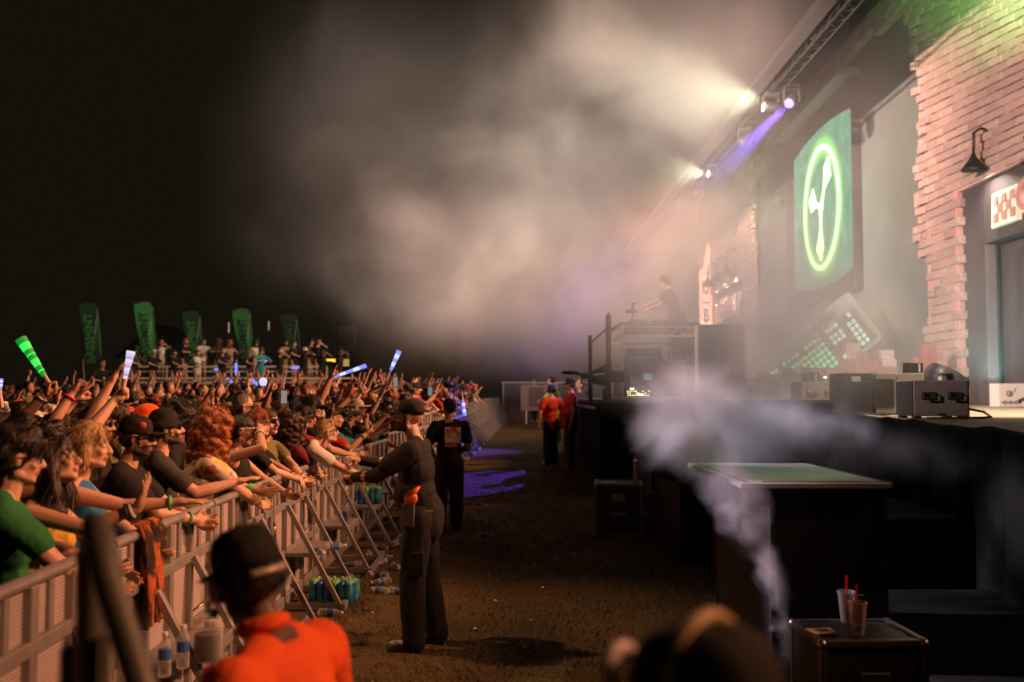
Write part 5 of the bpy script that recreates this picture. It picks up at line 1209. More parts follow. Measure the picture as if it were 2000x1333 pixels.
def cap_mesh(kind):
    B = MB()
    def dome(g=0, z0=.03): B.lathe((0, -.014, z0), [(.0865 + g, -.005), (.087 + g, .02), (.084 + g, .05), (.072 + g, .078), (.048, .096), (.012, .103)], 22); 
    if kind in ('cap', 'snapback', 'backcap'):
        B.add([], []); dome()
        for v in B.v: 
            if len(v): v[:, 1] = -.014 + (v[:, 1] + .014) * 1.13
        sg = -1 if kind == 'backcap' else 1; ring = []; up = []
        n = 13; V = []
        for i in range(n):
            a = math.pi * (i / (n - 1)); cx_ = math.cos(a); sy_ = math.sin(a); rx = .078; 
            V.append((rx * cx_, -.014 + sg * (.082 + 0 * sy_) * (sy_ ** .55 if sy_ > 0 else 0) * 1.0 + sg * .012, .026)); 
        W2 = []
        fl = .006 if kind == 'snapback' else -.012
        for i in range(n):
            a = math.pi * (i / (n - 1)); W2.append((.080 * math.cos(a), -.014 + sg * (.03 + .172 * math.sin(a) ** .6), .026 + fl * math.sin(a) - (.0 if kind == 'snapback' else .012) * abs(math.cos(a))))
        V2 = V + W2 + [(x, y, z + .006) for x, y, z in V] + [(x, y, z + .006) for x, y, z in W2]
        F = []
        for i in range(n - 1): F += [(i, i + 1, n + i + 1, n + i), (2 * n + i, 3 * n + i, 3 * n + i + 1, 2 * n + i + 1), (n + i, n + i + 1, 3 * n + i + 1, 3 * n + i)]
        B.add(V2, F); B.ell((0, -.014, .134), (.01, .01, .006), None, 8, 6)
    elif kind == 'beanie':
        B.lathe((0, -.014, .015), [(.090, -.01), (.094, .0), (.094, .035), (.088, .036), (.087, .06), (.076, .095), (.05, .12), (.012, .13)], 22)
        for v in B.v: v[:, 1] = -.014 + (v[:, 1] + .014) * 1.12
    elif kind == 'bucket':
        B.lathe((0, -.014, .03), [(.135, -.045), (.088, .01), (.082, .06), (.074, .085), (.02, .092)], 22)
        for v in B.v: v[:, 1] = -.014 + (v[:, 1] + .014) * 1.1
    elif kind == 'cowboy':
        B.lathe((0, -.014, .03), [(.165, .012), (.16, .004), (.088, .0), (.08, .06), (.06, .10), (.02, .092)], 22)
    return B.mesh(kind, [HR['black']], True)
def glasses_mesh(kind):
    B = MB(); L = MB()
    if kind == 'shades':
        for k in (-1, 1):
            L.prism([(k * .008, .014), (k * .052, .016), (k * .058, .0), (k * .048, -.022), (k * .016, -.020)], .094, .100, lambda u, v, w: (u, w - abs(u) * .26, v + .004)); B.tube([(k * .054, .086, .012), (k * .080, .05, .012), (k * .086, -.012, .006), (k * .083, -.03, -.012)], .0042, 6)
        B.tube([(-.056, .088, .02), (-.02, .101, .021), (.02, .101, .021), (.056, .088, .02)], .0045, 6)
    else:
        for k in (-1, 1):
            c = k * .032
            B.tube([(c + .024 * math.cos(a), .097 - abs(c + .024 * math.cos(a)) * .2, .0 + .02 * math.sin(a)) for a in np.linspace(0, 6.283, 13)], .003, 6); B.tube([(k * .056, .086, .006), (k * .080, .05, .008), (k * .085, -.012, .002)], .003, 6)
            L.ell((c, .092 - abs(c) * .2, 0), (.022, .002, .018), None, 10, 6)
        B.tube([(-.01, .097, .002), (.01, .097, .002)], .003, 6)
    return B, L
HAIR = {}; CAPS = {}; GLS = {}
def get_hair(k):
    if k not in HAIR: HAIR[k] = hair_mesh(k)
    return HAIR[k]
def get_cap(k):
    if k not in CAPS: CAPS[k] = cap_mesh(k)
    return CAPS[k]
SHADE = mat("shade_lens", (.012, .012, .014), .08, .2, 0, spec=.8); MIRROR = mat("mirror_lens", (.12, .18, .5), .05, 1, .6, 30); CLEARL = glass("spectacle_lens", (.6, .6, .6), .03, .12); FRM = mat("frame_black", (.015, .014, .014), .3, 0, 0)
EYES = None
def eyes_mesh():
    return [eye1(k) for k in (-1, 1)]
def eye1(k):
    B = MB()
    if 1: B.ell((k * .031, .0735, -.001), (.0125, .0125, .0125), None, 14, 10, 0); B.ell((k * .031, .0815, -.001), (.0062, .0058, .0062), None, 10, 8, 1)
    return B.mesh("eye", [EYEW, EYED], True)
def child(name, me, parent, m=None, mtx=None):
    o = bpy.data.objects.new(name, me); COL.objects.link(o); o.parent = parent
    if m is not None:
        if not me.materials: me.materials.append(m)
        o.material_slots[0].link = 'OBJECT'; o.material_slots[0].material = m
    if mtx is not None: o.matrix_local = mtx
    return o
def wristband(parent, pm, side, col, k=.86, w=.009):
    s0, e, wr = pm['arms'][side]; p = e + (wr - e) * k; d = nrm(wr - e); M = rot_to(d); r = .030 + .014 * (1 - k) * 2
    mb = MB(); a = np.linspace(0, 6.283, 15); mb.tube([p + M @ np.array([r * math.cos(t), r * math.sin(t), 0]) for t in a], w, 6)
    return mb.build("wristband", col, parent, smooth=True)
def make_person(pm, loc, rz, label, shirt, trousers, skin=1, hair=None, hairc='brown', cap=None, capc=None, glasses=None, scale=1.0, group=None, lipm=None, eyes=True, browc=None, legs=True):
    global EYES
    o = bpy.data.objects.new("person", pm['body']); COL.objects.link(o); o.location = loc; o.rotation_euler = (0, 0, R(rz)); o.scale = (scale,) * 3
    o.material_slots[0].link = 'OBJECT'; o.material_slots[0].material = SKIN[skin]
    if browc: o.material_slots[2].link = 'OBJECT'; o.material_slots[2].material = HR[browc]
    tag(o, label, "person", group)
    child("shirt", pm['shirt'], o, shirt)
    if legs: child("trousers", pm['trousers'], o, trousers)
    hm = pm['head']
    if hair: child("hair", get_hair(hair), o, HR[hairc], hm)
    if cap: child("hat" if cap in ('bucket', 'cowboy', 'beanie') else "cap", get_cap(cap), o, capc, hm)
    if pm['lod'] == 0 and eyes and glasses not in ('shades', 'mirror'):
        if EYES is None: EYES = eyes_mesh()
        [child("eye", e_, o, None, hm) for e_ in EYES]
    if glasses:
        k = 'shades' if glasses in ('shades', 'mirror') else 'specs'
        if k not in GLS:
            b, l = glasses_mesh(k); GLS[k] = (b.mesh("glasses_frame", FRM, True), l.mesh("lens", SHADE, k == 'specs'))
        g = child("sunglasses" if k == 'shades' else "glasses", GLS[k][0], o, FRM, hm); child("lens", GLS[k][1], g, {'shades': SHADE, 'mirror': MIRROR, 'specs': CLEARL}[glasses])
    return o
C = {n: cloth(n, c) for n, c in dict(black=(.016, .015, .015), charcoal=(.05, .047, .045), white=(.62, .58, .55), grey=(.2, .19, .18), green=(.025, .16, .05), olive=(.17, .16, .07), red=(.42, .035, .02), maroon=(.16, .02, .025), blue=(.03, .16, .36), navy=(.02, .03, .09), pink=(.55, .10, .16), orange=(.75, .10, .02), yellow=(.55, .36, .05), teal=(.03, .26, .28), tan=(.34, .24, .14), purple=(.14, .05, .22), brown=(.06, .045, .032)).items()}
# ================================================================== STAFF IN THE PIT
def worldpt(o, p): return Matrix.LocRotScale(o.location, o.rotation_euler, o.scale) @ Vector(p)
# reaching security guard, seen from his left side
pmA = person_meshes("guard_reaching", 0, lean=6, pitch=6, yaw=2, aL=((.10, .43, -.20), (-1, 0, -.6), 'grip'), aR=((-.04, .46, -.10), (1, 0, -.7), 'grip'), fat=.6, legs=((-.13, .02), (.13, -.10)), beard=True, palmL=(0, 0, -1), palmR=(0, 0, -1))
gA = make_person(pmA, (-.69, 7.6, 0), 84, "guard in black cap and black polo leaning to the crowd with both arms out", C['black'], C['black'], 1, None, cap='cap', capc=C['black'], scale=1.05)
for nm in ('L', 'R'):
    s0, e, wr = pmA['arms'][nm]; mb = MB(); mb.caps(s0 + (e - s0) * .5, e, .060, .052); mb.caps(e, e + (wr - e) * .95, .052, .036); mb.build("sleeve", C['black'], gA, smooth=True)
def shoes(o, pm, legs, m):
    for k, (fx, fy) in zip((-1, 1), legs):
        mb = MB(); mb.ell((fx, fy + .02, .045), (.052, .075, .05)); mb.ell((fx, fy + .11, .035), (.048, .095, .04)); mb.box((fx, fy + .06, .012), (.09, .26, .024))
        remesh_o = remesh(mb, "shoe", .012, 2, [m]); child("shoe", remesh_o, o)
shoeb = mat("boot_black", (.03, .027, .025), .5, 0, .2, 10)
shoes(gA, pmA, ((-.13, .02), (.13, -.10)), shoeb)
mb = MB(); mb.ell((0, 0, 0.98), (.185, .142, .022)); mb.build("belt", blkp, gA, smooth=True)
for k_ in (-1, 1): mb = MB(); mb.box((k_ * .205, .0, .62), (.03, .13, .17)); mb.build("cargo_pocket", C["black"], gA, bevel=.01)
mb = MB(); mb.box((-.20, .05, .96), (.05, .09, .16)); ph = mb.build("pouch", mat("radio_pouch", (.06, .065, .045), .6, 0, .2, 20), gA, bevel=.008)
mb = MB(); mb.ell((-.215, .03, 1.08), (.03, .05, .05)); mb.tube([(-.215, .04, 1.1), (-.22, .0, 1.13), (-.2, -.03, 1.16)], [.03, .02, .008], 8); mb.build("key_tag", mat("tag_orange", (.8, .12, .03), .5, 0, .5, 30), gA, smooth=True)
hm = pmA['head']; ep = MB(); ep.tube([hm @ Vector(p) for p in ((-.084, -.01, -.03), (-.07, -.05, -.08), (-.06, -.07, -.14), (-.08, -.09, -.2))], .005, 6); ep.build("earpiece_wire", mat("pale_wire", (.6, .5, .45), .4, 0, 0), gA, smooth=True)
# second guard from behind
pmB = person_meshes("guard_back", 0, lean=2, yaw=15, pitch=2, aL=((.02, .24, -.38), (-.5, -.8, -.3), 'relax'), aR=((-.04, .26, -.36), (.5, -.8, -.3), 'relax'), fat=.5, legs=((-.13, 0), (.13, .10)))
gB = make_person(pmB, (-.87, 13.9, 0), 14, "guard seen from behind in black shirt with printed back and brown cargo trousers", C['black'], C['brown'], 1, 'crop', 'black', cap='backcap', capc=C['black'], scale=1.03)
shoes(gB, pmB, ((-.13, 0), (.13, .10)), shoeb)
pw = mat("print_white", (.60, .52, .48), .8, 0, .08, 30); po = mat("print_orange", (.75, .16, .02), .8, 0, .2, 40); pk = mat("print_black", (.015, .012, .012), .8, 0, 0)
bz = -.163
pr = MB(); pr.box((.015, bz, 1.30), (.215, .012, .205), rotx(-4)); pt = pr.build("back_print", pw, gB)
pj = MB(); yb = bz - .008
pj.tube([(-.065 + .015, yb, 1.30), (-.03, yb, 1.335), (.06, yb, 1.345), (.10, yb, 1.315), (.105, yb, 1.285), (.05, yb, 1.262), (-.05, yb, 1.262), (-.075, yb, 1.285), (-.05, yb, 1.30)], .0035, 5)
for z in (1.282, 1.300): pj.tube([(-.06, yb, z), (-.02, yb, z + .004)], .004, 5)
pj.tube([(.0, yb, 1.34), (.02, yb, 1.362), (.06, yb, 1.362), (.085, yb, 1.335)], .003, 5); pj.tube([(.07, yb, 1.27), (.075, yb, 1.3), (.11, yb, 1.34)], .003, 5); pj.tube([(.10, yb, 1.25), (.115, yb, 1.22)], .006, 5)
pj.build("drawing", pk, pt)
pj = MB(); rs = random.Random(2)
for (a, b) in ((-.07, 1.375), (-.045, 1.36), (-.075, 1.345), (.0, 1.395), (.02, 1.38), (.045, 1.40), (-.02, 1.375)): pj.tube([(a, yb, b - .02), (a + .02, yb, b + .015), (a + .03, yb, b - .01)], .0065, 5)
pj.build("splash", po, pt)
text_mesh("lettering", "PIZZ HAPPY", .034, pw, pt, (-.0, yb + .006, 1.178), (R(90), 0, 0), .002, .001); MB().box((-.01, yb + .006, 1.152), (.17, .006, .018)).build("caption_strip", po, pt)
# orange-shirted steward in the foreground, back to the camera
pmC = person_meshes("steward", 0, lean=16, pitch=-12, yaw=-26, aL=((-.05, .12, -.50), (-1, -.4, 0), 'relax'), aR=((.07, .16, -.48), (1, -.4, 0), 'relax'), fat=.75)
gC = make_person(pmC, (-.45, 2.34, 0), 72, "steward in bright orange shirt and black cap with headset, back turned, blurred nearest the barrier", C['orange'], C['charcoal'], 4, 'crop', 'black', cap='cap', capc=C['black'], scale=.905)  # darkest skin tone stands in for the shade over his face
def headset(o, pm, band, cupm, boom=True, tilt=0, bandr=.098, bw=.008):
    hm = pm['head']; mb = MB(); a = np.linspace(0, math.pi, 15); mb.tube([hm @ Vector((bandr * .92 * math.cos(t), -.012 + tilt * math.sin(t), .0 + (bandr + .034) * math.sin(t))) for t in a], bw, 8); h = mb.build("headset", band, o, smooth=True)
    for k in (-1, 1):
        c = MB(); c.lathe(np.array(hm @ Vector((k * .082, -.01, -.01))), [(.036, -.014), (.040, 0), (.036, .018), (.02, .022)], 14, 0, rot_to(np.array(hm.to_3x3() @ Vector((k, 0, 0))))); c.build("ear_cup", cupm, h, smooth=True)
    if boom: b = MB(); b.tube([hm @ Vector(p) for p in ((-.10, .0, -.02), (-.095, .06, -.06), (-.05, .115, -.075))], .006, 6); b.ell(np.array(hm @ Vector((-.045, .118, -.075))), (.014, .014, .014)); b.build("microphone", blkp, h, smooth=True)
    return h
grm = mat("headset_grey", (.42, .38, .35), .4, .2, .1); headset(gC, pmC, blkp, blkp, True, -.06, .098, .006)
hm = pmC['head']; mb = MB(); mb.tube([hm @ Vector((.088 * math.cos(t), -.012 + .104 * math.sin(t), .005)) for t in np.linspace(math.pi * 1.32, math.pi * 1.95, 14)], .010, 8); mb.build("neck_band", grm, gC, smooth=True)
mb = MB(); mb.ell(hm @ Vector((0, -.03, -.128)), (.074, .076, .030), np.array(hm.to_3x3())); mb.build("collar", C['orange'], gC, smooth=True)
# headphone wearer at the bottom edge, very close to the camera
pmD = person_meshes("technician", 0, lean=6, pitch=-10, yaw=24, sleeves='short')
gD = make_person(pmD, (.245, 1.05, 0), 22, "person in dark cap with tan-edged headphones, blurred at the bottom edge", C['black'], C['black'], 2, 'crop', 'black', cap='cap', capc=C['black'], scale=.924)
tanm = mat("band_tan", (.42, .30, .14), .5, 0, .1); headset(gD, pmD, tanm, blkp, False, -.02, .104, .010)
hm = pmD['head']; mb = MB(); mb.tube([hm @ Vector((-.030 + .03 * math.cos(t), .085 + .0 * t, .075 + .032 * math.sin(t))) for t in np.linspace(.2, 4.4, 12)], .009, 8); mb.build("clip", mat("clip_pale", (.62, .52, .48), .4, 0, 0), gD, smooth=True)
mb = MB(); mb.tube([hm @ Vector((.078 * math.cos(t), .02 + .150 * math.sin(t) ** .6, .030)) for t in np.linspace(.3, math.pi - .3, 12)], .007, 8); mb.build("brim_trim", tanm, gD, smooth=True)
# two red-shirted stewards, hi-vis worker and others in the distance
pmE = person_meshes("steward_far", 0, lean=-2, aL=((-.12, .06, -.52), (-1, -.3, 0), 'relax'), aR=((.12, .06, -.52), (1, -.3, 0), 'relax'), fat=.9)
def hearing(o, pm): return headset(o, pm, blkp, blkp, True)
e1 = make_person(pmE, (1.22, 21.0, .35), 95, "big steward in red shirt with dark headset facing left, right of the pair", C['red'], C['charcoal'], 2, 'crop', 'black', cap='cap', capc=C['black'], glasses='shades', scale=1.06); hearing(e1, pmE)
e2 = make_person(pmE, (.86, 22.0, .35), 40, "steward in red shirt with blue cap turned away, left of the pair", C['red'], C['navy'], 1, 'crop', 'black', cap='backcap', capc=C['navy'], scale=.99); hearing(e2, pmE)
pmF = person_meshes("worker", 1, lean=12, pitch=-10, aL=((-.05, .30, -.3), (-1, -.3, 0), 'relax'), aR=((.05, .32, -.28), (1, -.3, 0), 'relax'), sleeves='long')
hv = mat("hi_vis_yellow", (.55, .85, .02), .6, 0, .1, 6, emit=None)
e3 = make_person(pmF, (1.21, 26.5, .62), 80, "worker in hi-vis yellow jacket bending forward beyond the red stewards", hv, hv, 1, 'crop', 'brown'); headset(e3, pmF, blkp, blkp, False)
e4 = make_person(pmE, (1.66, 24.5, .48), 120, "worker in dark vest with pale ear defenders right of the red stewards", C['charcoal'], C['black'], 1, 'crop', 'blond', scale=1.0); headset(e4, pmE, mat("defender_pale", (.5, .55, .5), .5, 0, .1), mat("defender_pale", (.5, .55, .5), .5, 0, .1), False)
pmG = person_meshes("board_holder", 1, lean=8, aL=((-.02, .28, -.3), (-1, -.3, 0), 'relax'), aR=((.02, .28, -.3), (1, -.3, 0), 'relax'))
e5 = make_person(pmG, (.98, 41.0, .75), 150, "pale figure behind a white board far down the pit in purple smoke", C['tan'], C['charcoal'], 1, 'short', 'brown')
bd = thing("white_board", "white framed board in front of the pale figure far down the pit", "board", (.98, 40.4, .7)); MB().box((0, 0, 1.05), (1.25, .05, 1.05)).build("frame", mat("board_frame", (.26, .22, .22), .6), bd, bevel=.01); MB().box((0, -.03, 1.08), (.6, .02, .8)).build("panel", mat("board_tan", (.15, .11, .085), .7), bd)
MB().box((-.4, 0, .26), (.06, .05, .55)).build("leg", VW, bd); MB().box((.4, 0, .26), (.06, .05, .55)).build("leg", VW, bd)
# DJ
pmH = person_meshes("dj", 0, lean=16, pitch=-12, aL=((.02, .48, -.26), (-1, 0, -.4), 'relax'), aR=((-.02, .42, -.28), (1, 0, -.4), 'relax'))
dj = make_person(pmH, (3.22, 19.4, 2.47), 78, "DJ in dark blue shirt leaning over the booth table, hazy in the smoke", C['navy'], C['black'], 1, 'fluffy', 'black', scale=1.0); headset(dj, pmH, blkp, blkp, False)

# ================================================================== CROWD
WB = {n: mat("band_" + n, c, .5, 0, .1, 10) for n, c in dict(green=(.08, .5, .10), yellow=(.6, .5, .05), black=(.02, .02, .02), white=(.6, .58, .55), red=(.5, .03, .03), pink=(.7, .06, .2)).items()}
USED = {}
PEOPLE = []   # (x, y) taken
def hero(key, label, X, Y, face, pose, scale=1.0, bands=(), **look):
    pm = person_meshes(key, 0 if Y < 11.5 else 1, **pose)
    X = min(X - .72 * math.sin(R(pose.get('lean', 0))), bx(Y) - .24); face += -.85 * math.degrees(math.atan2(X, Y)) if X < 0 else 0
    o = make_person(pm, (X, Y, gzf(X, Y)), -90 + face, label, look.pop('shirt'), C[look.pop('trousers', 'charcoal')], scale=scale, **look)
    for sd, c, k in bands: wristband(o, pm, sd, WB[c], k)
    PEOPLE.append((X, Y)); return o, pm
LEANR = dict(aL=((.14, .40, -.28), (-1, 0, -.5), 'hang'), aR=((-.14, .40, -.26), (1, 0, -.5), 'hang'))
def X_at(px, Y): return (px - 1000) / 1944 * Y
flor = mat("floral_shirt", (.5, .42, .28), .8, 0, .3, 8)
def floral():
    m, t, b = nt("floral_print"); N = t.nodes; L = t.links; tc = N.new("ShaderNodeTexCoord"); v = N.new("ShaderNodeTexNoise"); v.inputs["Scale"].default_value = 13; v.inputs["Detail"].default_value = 5; L.new(tc.outputs["Object"], v.inputs["Vector"])
    rp = N.new("ShaderNodeValToRGB"); e = rp.color_ramp.elements; e[0].position = .40; e[0].color = (.30, .10, .07, 1); e[1].position = .47; e[1].color = (.60, .50, .38, 1); x = e.new(.56); x.color = (.62, .52, .40, 1); y = e.new(.62); y.color = (.55, .42, .04, 1); L.new(v.outputs["Fac"], rp.inputs[0]); L.new(rp.outputs[0], b.inputs["Base Color"]); b.inputs["Roughness"].default_value = .85; return m
FLOR = floral()
# ---- front row and near faces, from the left edge of the picture
hero("green_tee", "young man in green t-shirt with dark fluffy hair and glasses at the left edge", X_at(28, 4.35), 4.35, 6, dict(lean=6, pitch=-4, **{**LEANR, 'aR': ((-.06, .40, -.34), (1, 0, -.5), 'hang')}), .985, [('R', 'red', .8)], shirt=C['green'], skin=0, hair='fluffy', hairc='black', glasses='specs')
hero("singing_woman", "woman with long brown hair, head tipped back, throwing one arm forward", X_at(110, 4.75), 4.75, -14, dict(sex='f', lean=10, pitch=20, roll=-14, yaw=-6, aR=((.02, .50, .02), (.3, 0, -1), 'spread'), aL=((.1, .36, -.30), (-1, 0, -.5), 'open'), palmR=(0, .3, 1), dirR=(0, .35, .95), sleeves='none'), .96, [('R', 'white', .88), ('R', 'black', .80)], shirt=C['yellow'], skin=1, hair='long', hairc='dark_brown')
hero("blonde_woman", "blonde woman in bright blue top beside the woman singing", X_at(170, 5.25), 5.25, -8, dict(sex='f', lean=8, aR=((.0, .52, -.06), (.3, 0, -1), 'open'), aL=((.1, .36, -.32), (-1, 0, -.5), 'hang'), sleeves='none', palmR=(0, 0, -1)), .99, [('R', 'green', .9)], shirt=C['blue'], skin=0, hair='bob', hairc='blond')
o_, pm_ = hero("snapback_man", "moustached man in black snapback with red patch and flat brim", X_at(262, 5.95), 5.95, -6, dict(lean=8, pitch=-4, beard=True, **LEANR), 1.0, [('R', 'green', .85)], shirt=C['black'], skin=1, hair='crop', hairc='dark_brown', cap='snapback', capc=C['black'], glasses='shades')
hero("backcap_man", "bearded man in black cap and dark shades, long hair, behind the blonde", X_at(186, 6.9), 6.9, 4, dict(beard=True, pitch=2), 1.02, shirt=C['black'], skin=1, hair='long', hairc='dark_brown', cap='backcap', capc=C['black'], glasses='shades')
hero("beanie_man", "bearded man in black beanie with mirrored shades, chin raised", X_at(320, 6.75), 6.75, 4, dict(lean=4, pitch=8, beard=True, aR=((.02, .48, -.12), (.5, 0, -1), 'open'), palmR=(0, 0, -1)), 1.01, shirt=C['charcoal'], skin=0, hair='crop', hairc='brown', cap='beanie', capc=C['black'], glasses='mirror')
hero("ginger_person", "person with big ginger curls in yellow floral shirt leaning on the rail", X_at(418, 7.15), 7.15, 18, dict(lean=14, pitch=-6, yaw=14, aL=((.16, .42, -.22), (-1, 0, -.5), 'hang'), aR=((-.20, .40, -.30), (1, 0, -.4), 'hang')), 1.0, [('R', 'yellow', .84), ('L', 'green', .84), ('L', 'green', .78)], shirt=FLOR, skin=0, hair='curly', hairc='ginger')
hero("shading_woman", "woman in black top with glasses shading her brow with one hand", X_at(472, 8.0), 8.0, -6, dict(sex='f', lean=8, pitch=-10, aR=((-.12, .20, .20), (1, .5, -.4), 'open'), dirR=(-.8, .1, .3), palmR=(0, -.3, -1), sleeves='none', aL=LEANR['aL']), .98, [('R', 'white', .82)], shirt=C['black'], skin=1, hair='pony', hairc='black', glasses='specs')
hero("specs_woman", "red-haired woman in dark top and clear glasses between two others at the rail", X_at(503, 8.75), 8.75, -4, dict(sex='f', lean=6, **LEANR), 1.0, shirt=C['black'], skin=0, hair='bob', hairc='red', glasses='specs')
hero("olive_woman", "person in olive t-shirt and blue mirrored sunglasses with arms over the rail", X_at(527, 9.2), 9.2, -34, dict(sex='f', lean=8, pitch=6, yaw=-6, aR=((.02, .50, -.24), (1, 0, -.4), 'hang'), aL=((.2, .46, -.26), (-1, 0, -.4), 'hang')), 1.0, [('R', 'black', .9)], shirt=C['olive'], skin=0, hair='pony', hairc='brown', glasses='mirror')
hero("curly_brunette", "person with dark brown curls and maroon top turned from the camera at the rail", X_at(574, 9.85), 9.85, 40, dict(sex='f', lean=8, yaw=10, **LEANR), .95, [('R', 'red', .86), ('R', 'green', .78), ('R', 'white', .70)], shirt=C['maroon'], skin=0, hair='curly', hairc='brown')
o2_, pm2_ = hero("earring_person", "person in red with white triangle earring raising an open hand", X_at(604, 10.6), 10.6, 0, dict(sex='f', aR=((.04, .30, .16), (.5, .2, -1), 'open'), dirR=(0, .2, 1), palmR=(-.2, 1, 0), lean=4, aL=LEANR['aL']), 1.0, [('R', 'black', .86)], shirt=C['red'], skin=2, hair='bob', hairc='black', glasses='shades')
hero("white_tee", "person in white t-shirt with blond-streaked hair stretching over the rail to the guard", X_at(648, 10.0), 10.0, 6, dict(lean=34, pitch=14, aL=((.1, .50, -.30), (-1, 0, -.4), 'grip'), aR=((.02, .52, -.28), (.6, 0, -.8), 'grip')), 1.0, [('R', 'green', .85), ('R', 'yellow', .76)], shirt=C['white'], skin=0, hair='short', hairc='blond', glasses='specs')
hero("tall_cap", "tall man in black cap and shades pointing one finger straight up", X_at(668, 11.2), 11.2, 2, dict(aL=((-.05, .22, .50), (-1, 0, 0), 'point'), palmL=(0, 1, 0), aR=LEANR['aR']), 1.06, shirt=C['black'], skin=1, hair='long', hairc='black', cap='cap', capc=C['black'], glasses='shades')
hero("red_point", "man in red and black shirt holding out a pointing hand above the rail", X_at(700, 12.0), 12.0, 0, dict(lean=8, aR=((.0, .44, .04), (.4, 0, -1), 'peace'), palmR=(0, .2, -1)), .98, [('R', 'yellow', .86), ('R', 'green', .8)], shirt=C['red'], skin=1, hair='short', hairc='black')
hero("grey_man", "tall man with short grey hair and dark shades behind the red-haired woman", X_at(473, 9.9), 9.9, 4, dict(), 1.07, shirt=C['charcoal'], skin=0, hair='crop', hairc='grey', glasses='shades')
mb = MB(); hm_ = pm_['head']; mb.ell(hm_ @ Vector((0.074, .03, .075)), (.016, .026, .022)); mb.build("cap_patch", mat("patch_red", (.45, .06, .05), .7, 0, .5, 60), o_, smooth=True)
mb = MB(); hm_ = pm2_['head']; mb.tube([hm_ @ Vector(p) for p in ((.085, .0, -.04), (.088, .035, -.10), (.088, -.035, -.10), (.085, .0, -.04))], .0045, 6); mb.build("triangle_earring", mat("earring_white", (.75, .7, .66), .4, 0, 0), o2_)
# raised arms at the left edge
gs, gpm = hero("green_stick_man", "person at left edge holding up a glowing green stick", X_at(-8, 6.6), 6.6, 14, dict(aL=((.15, .34, .46), (-1, 0, -.3), 'grip'), palmL=(0, 0, 1), dirL=(.2, .8, .5)), 1.0, [('L', 'white', .9)], shirt=C['black'], skin=2, hair='short', hairc='black')
hero("pink_band", "person in black with both hands raised and a pink wristband, left edge", X_at(44, 6.2), 6.2, 10, dict(sex='f', aR=((.0, .30, .48), (1, 0, -.2), 'fist'), aL=((.0, .34, .40), (-1, 0, -.2), 'horns')), 1.0, [('R', 'pink', .85)], shirt=C['black'], skin=1, hair='bob', hairc='black')
ws, wpm = hero("white_stick", "person in black holding up a glowing white and pink stick", X_at(105, 6.3), 6.3, 8, dict(aR=((.05, .34, .40), (1, 0, -.2), 'grip'), palmR=(0, .6, 1), dirR=(-.1, .9, .4)), 1.0, shirt=C['black'], skin=0, hair='short', hairc='dark_brown')
hero("big_hand", "person in grey throwing a splayed hand high beside the white glowing stick", X_at(142, 7.0), 7.0, 2, dict(aR=((.06, .26, .50), (1, 0, -.2), 'spread'), aL=((.0, .26, .36), (-1, 0, 0), 'open')), 1.01, [('L', 'green', .92)], shirt=C['grey'], skin=0, hair='short', hairc='brown')
hero("curly_mid", "person with dark curly afro hair facing the stage, mid crowd", X_at(350, 8.4), 8.4, -4, dict(), 1.02, shirt=C['black'], skin=3, hair='afro', hairc='black')
hero("broad_man", "broad clean-shaven man with short black hair and black shirt, mid crowd", X_at(305, 8.0), 8.0, -4, dict(fat=.6), 1.01, shirt=C['black'], skin=1, hair='crop', hairc='black')
# ---- many more people: variants re-used with their own clothes, hair and hats
VAR = []
rs = random.Random(21)
def rvar(i):
    sx = 'f' if i % 3 == 0 else 'm'; k = i % 9
    u = lambda a, b: rs.uniform(a, b)
    dn = ((u(-.05, .1), u(.2, .34), u(-.3, -.1)), (-1, 0, -.4), 'relax'); dnr = ((u(-.1, .05), u(.2, .34), u(-.3, -.1)), (1, 0, -.4), 'relax')
    upL = ((u(-.16, .1), u(.1, .34), u(.36, .54)), (-1, 0, 0), rs.choice(['spread', 'horns', 'point', 'open', 'fist'])); upR = ((u(-.1, .16), u(.1, .34), u(.36, .54)), (1, 0, 0), rs.choice(['spread', 'horns', 'point', 'open', 'fist']))
    fwR = ((u(-.05, .1), u(.42, .52), u(-.05, .2)), (.5, 0, -1), rs.choice(['open', 'point', 'spread'])); fwL = ((u(-.1, .05), u(.42, .52), u(-.05, .2)), (-.5, 0, -1), rs.choice(['open', 'point', 'spread']))
    mid = ((.12, .22, .14), (-1, .2, -.5), 'relax'); midr = ((-.12, .22, .14), (1, .2, -.5), 'relax')
    p = [dict(aL=upL, aR=dnr), dict(aL=dn, aR=upR), dict(aL=dn, aR=dnr), dict(aL=dn, aR=dnr), dict(aL=fwL, aR=fwR), dict(aL=dn, aR=fwR), dict(aL=mid, aR=midr), dict(aL=dn, aR=dnr), dict(aL=dn, aR=dnr)][k]
    if i == 11: p = dict(aL=upL, aR=upR)
    nm = ["with one arm raised high", "with one arm thrown up", "standing with arms down", "standing with arms low", "with both arms stretched forward", "with one arm stretched forward", "with hands held up by the face", "watching with arms low", "looking on with lowered arms"][k]
    if i == 11: nm = "with both arms raised"
    p.update(sex=sx, pitch=u(-8, 10), yaw=u(-14, 14), lean=u(0, 8), sleeves=rs.choice(['short', 'short', 'none' if sx == 'f' else 'short']), beard=(sx == 'm' and i % 2 == 1), fat=u(0, .7) if sx == 'm' else u(0, .3))
    return p, nm, sx
for i in range(27):
    p, nm, sx = rvar(i); VAR.append((person_meshes("crowd%d" % i, 1, **p), nm, sx))
VLO = []
for i in range(18):
    p, nm, sx = rvar(i + 9); p['sleeves'] = 'short'; VLO.append((person_meshes("far%d" % i, 2, **p), nm, sx))
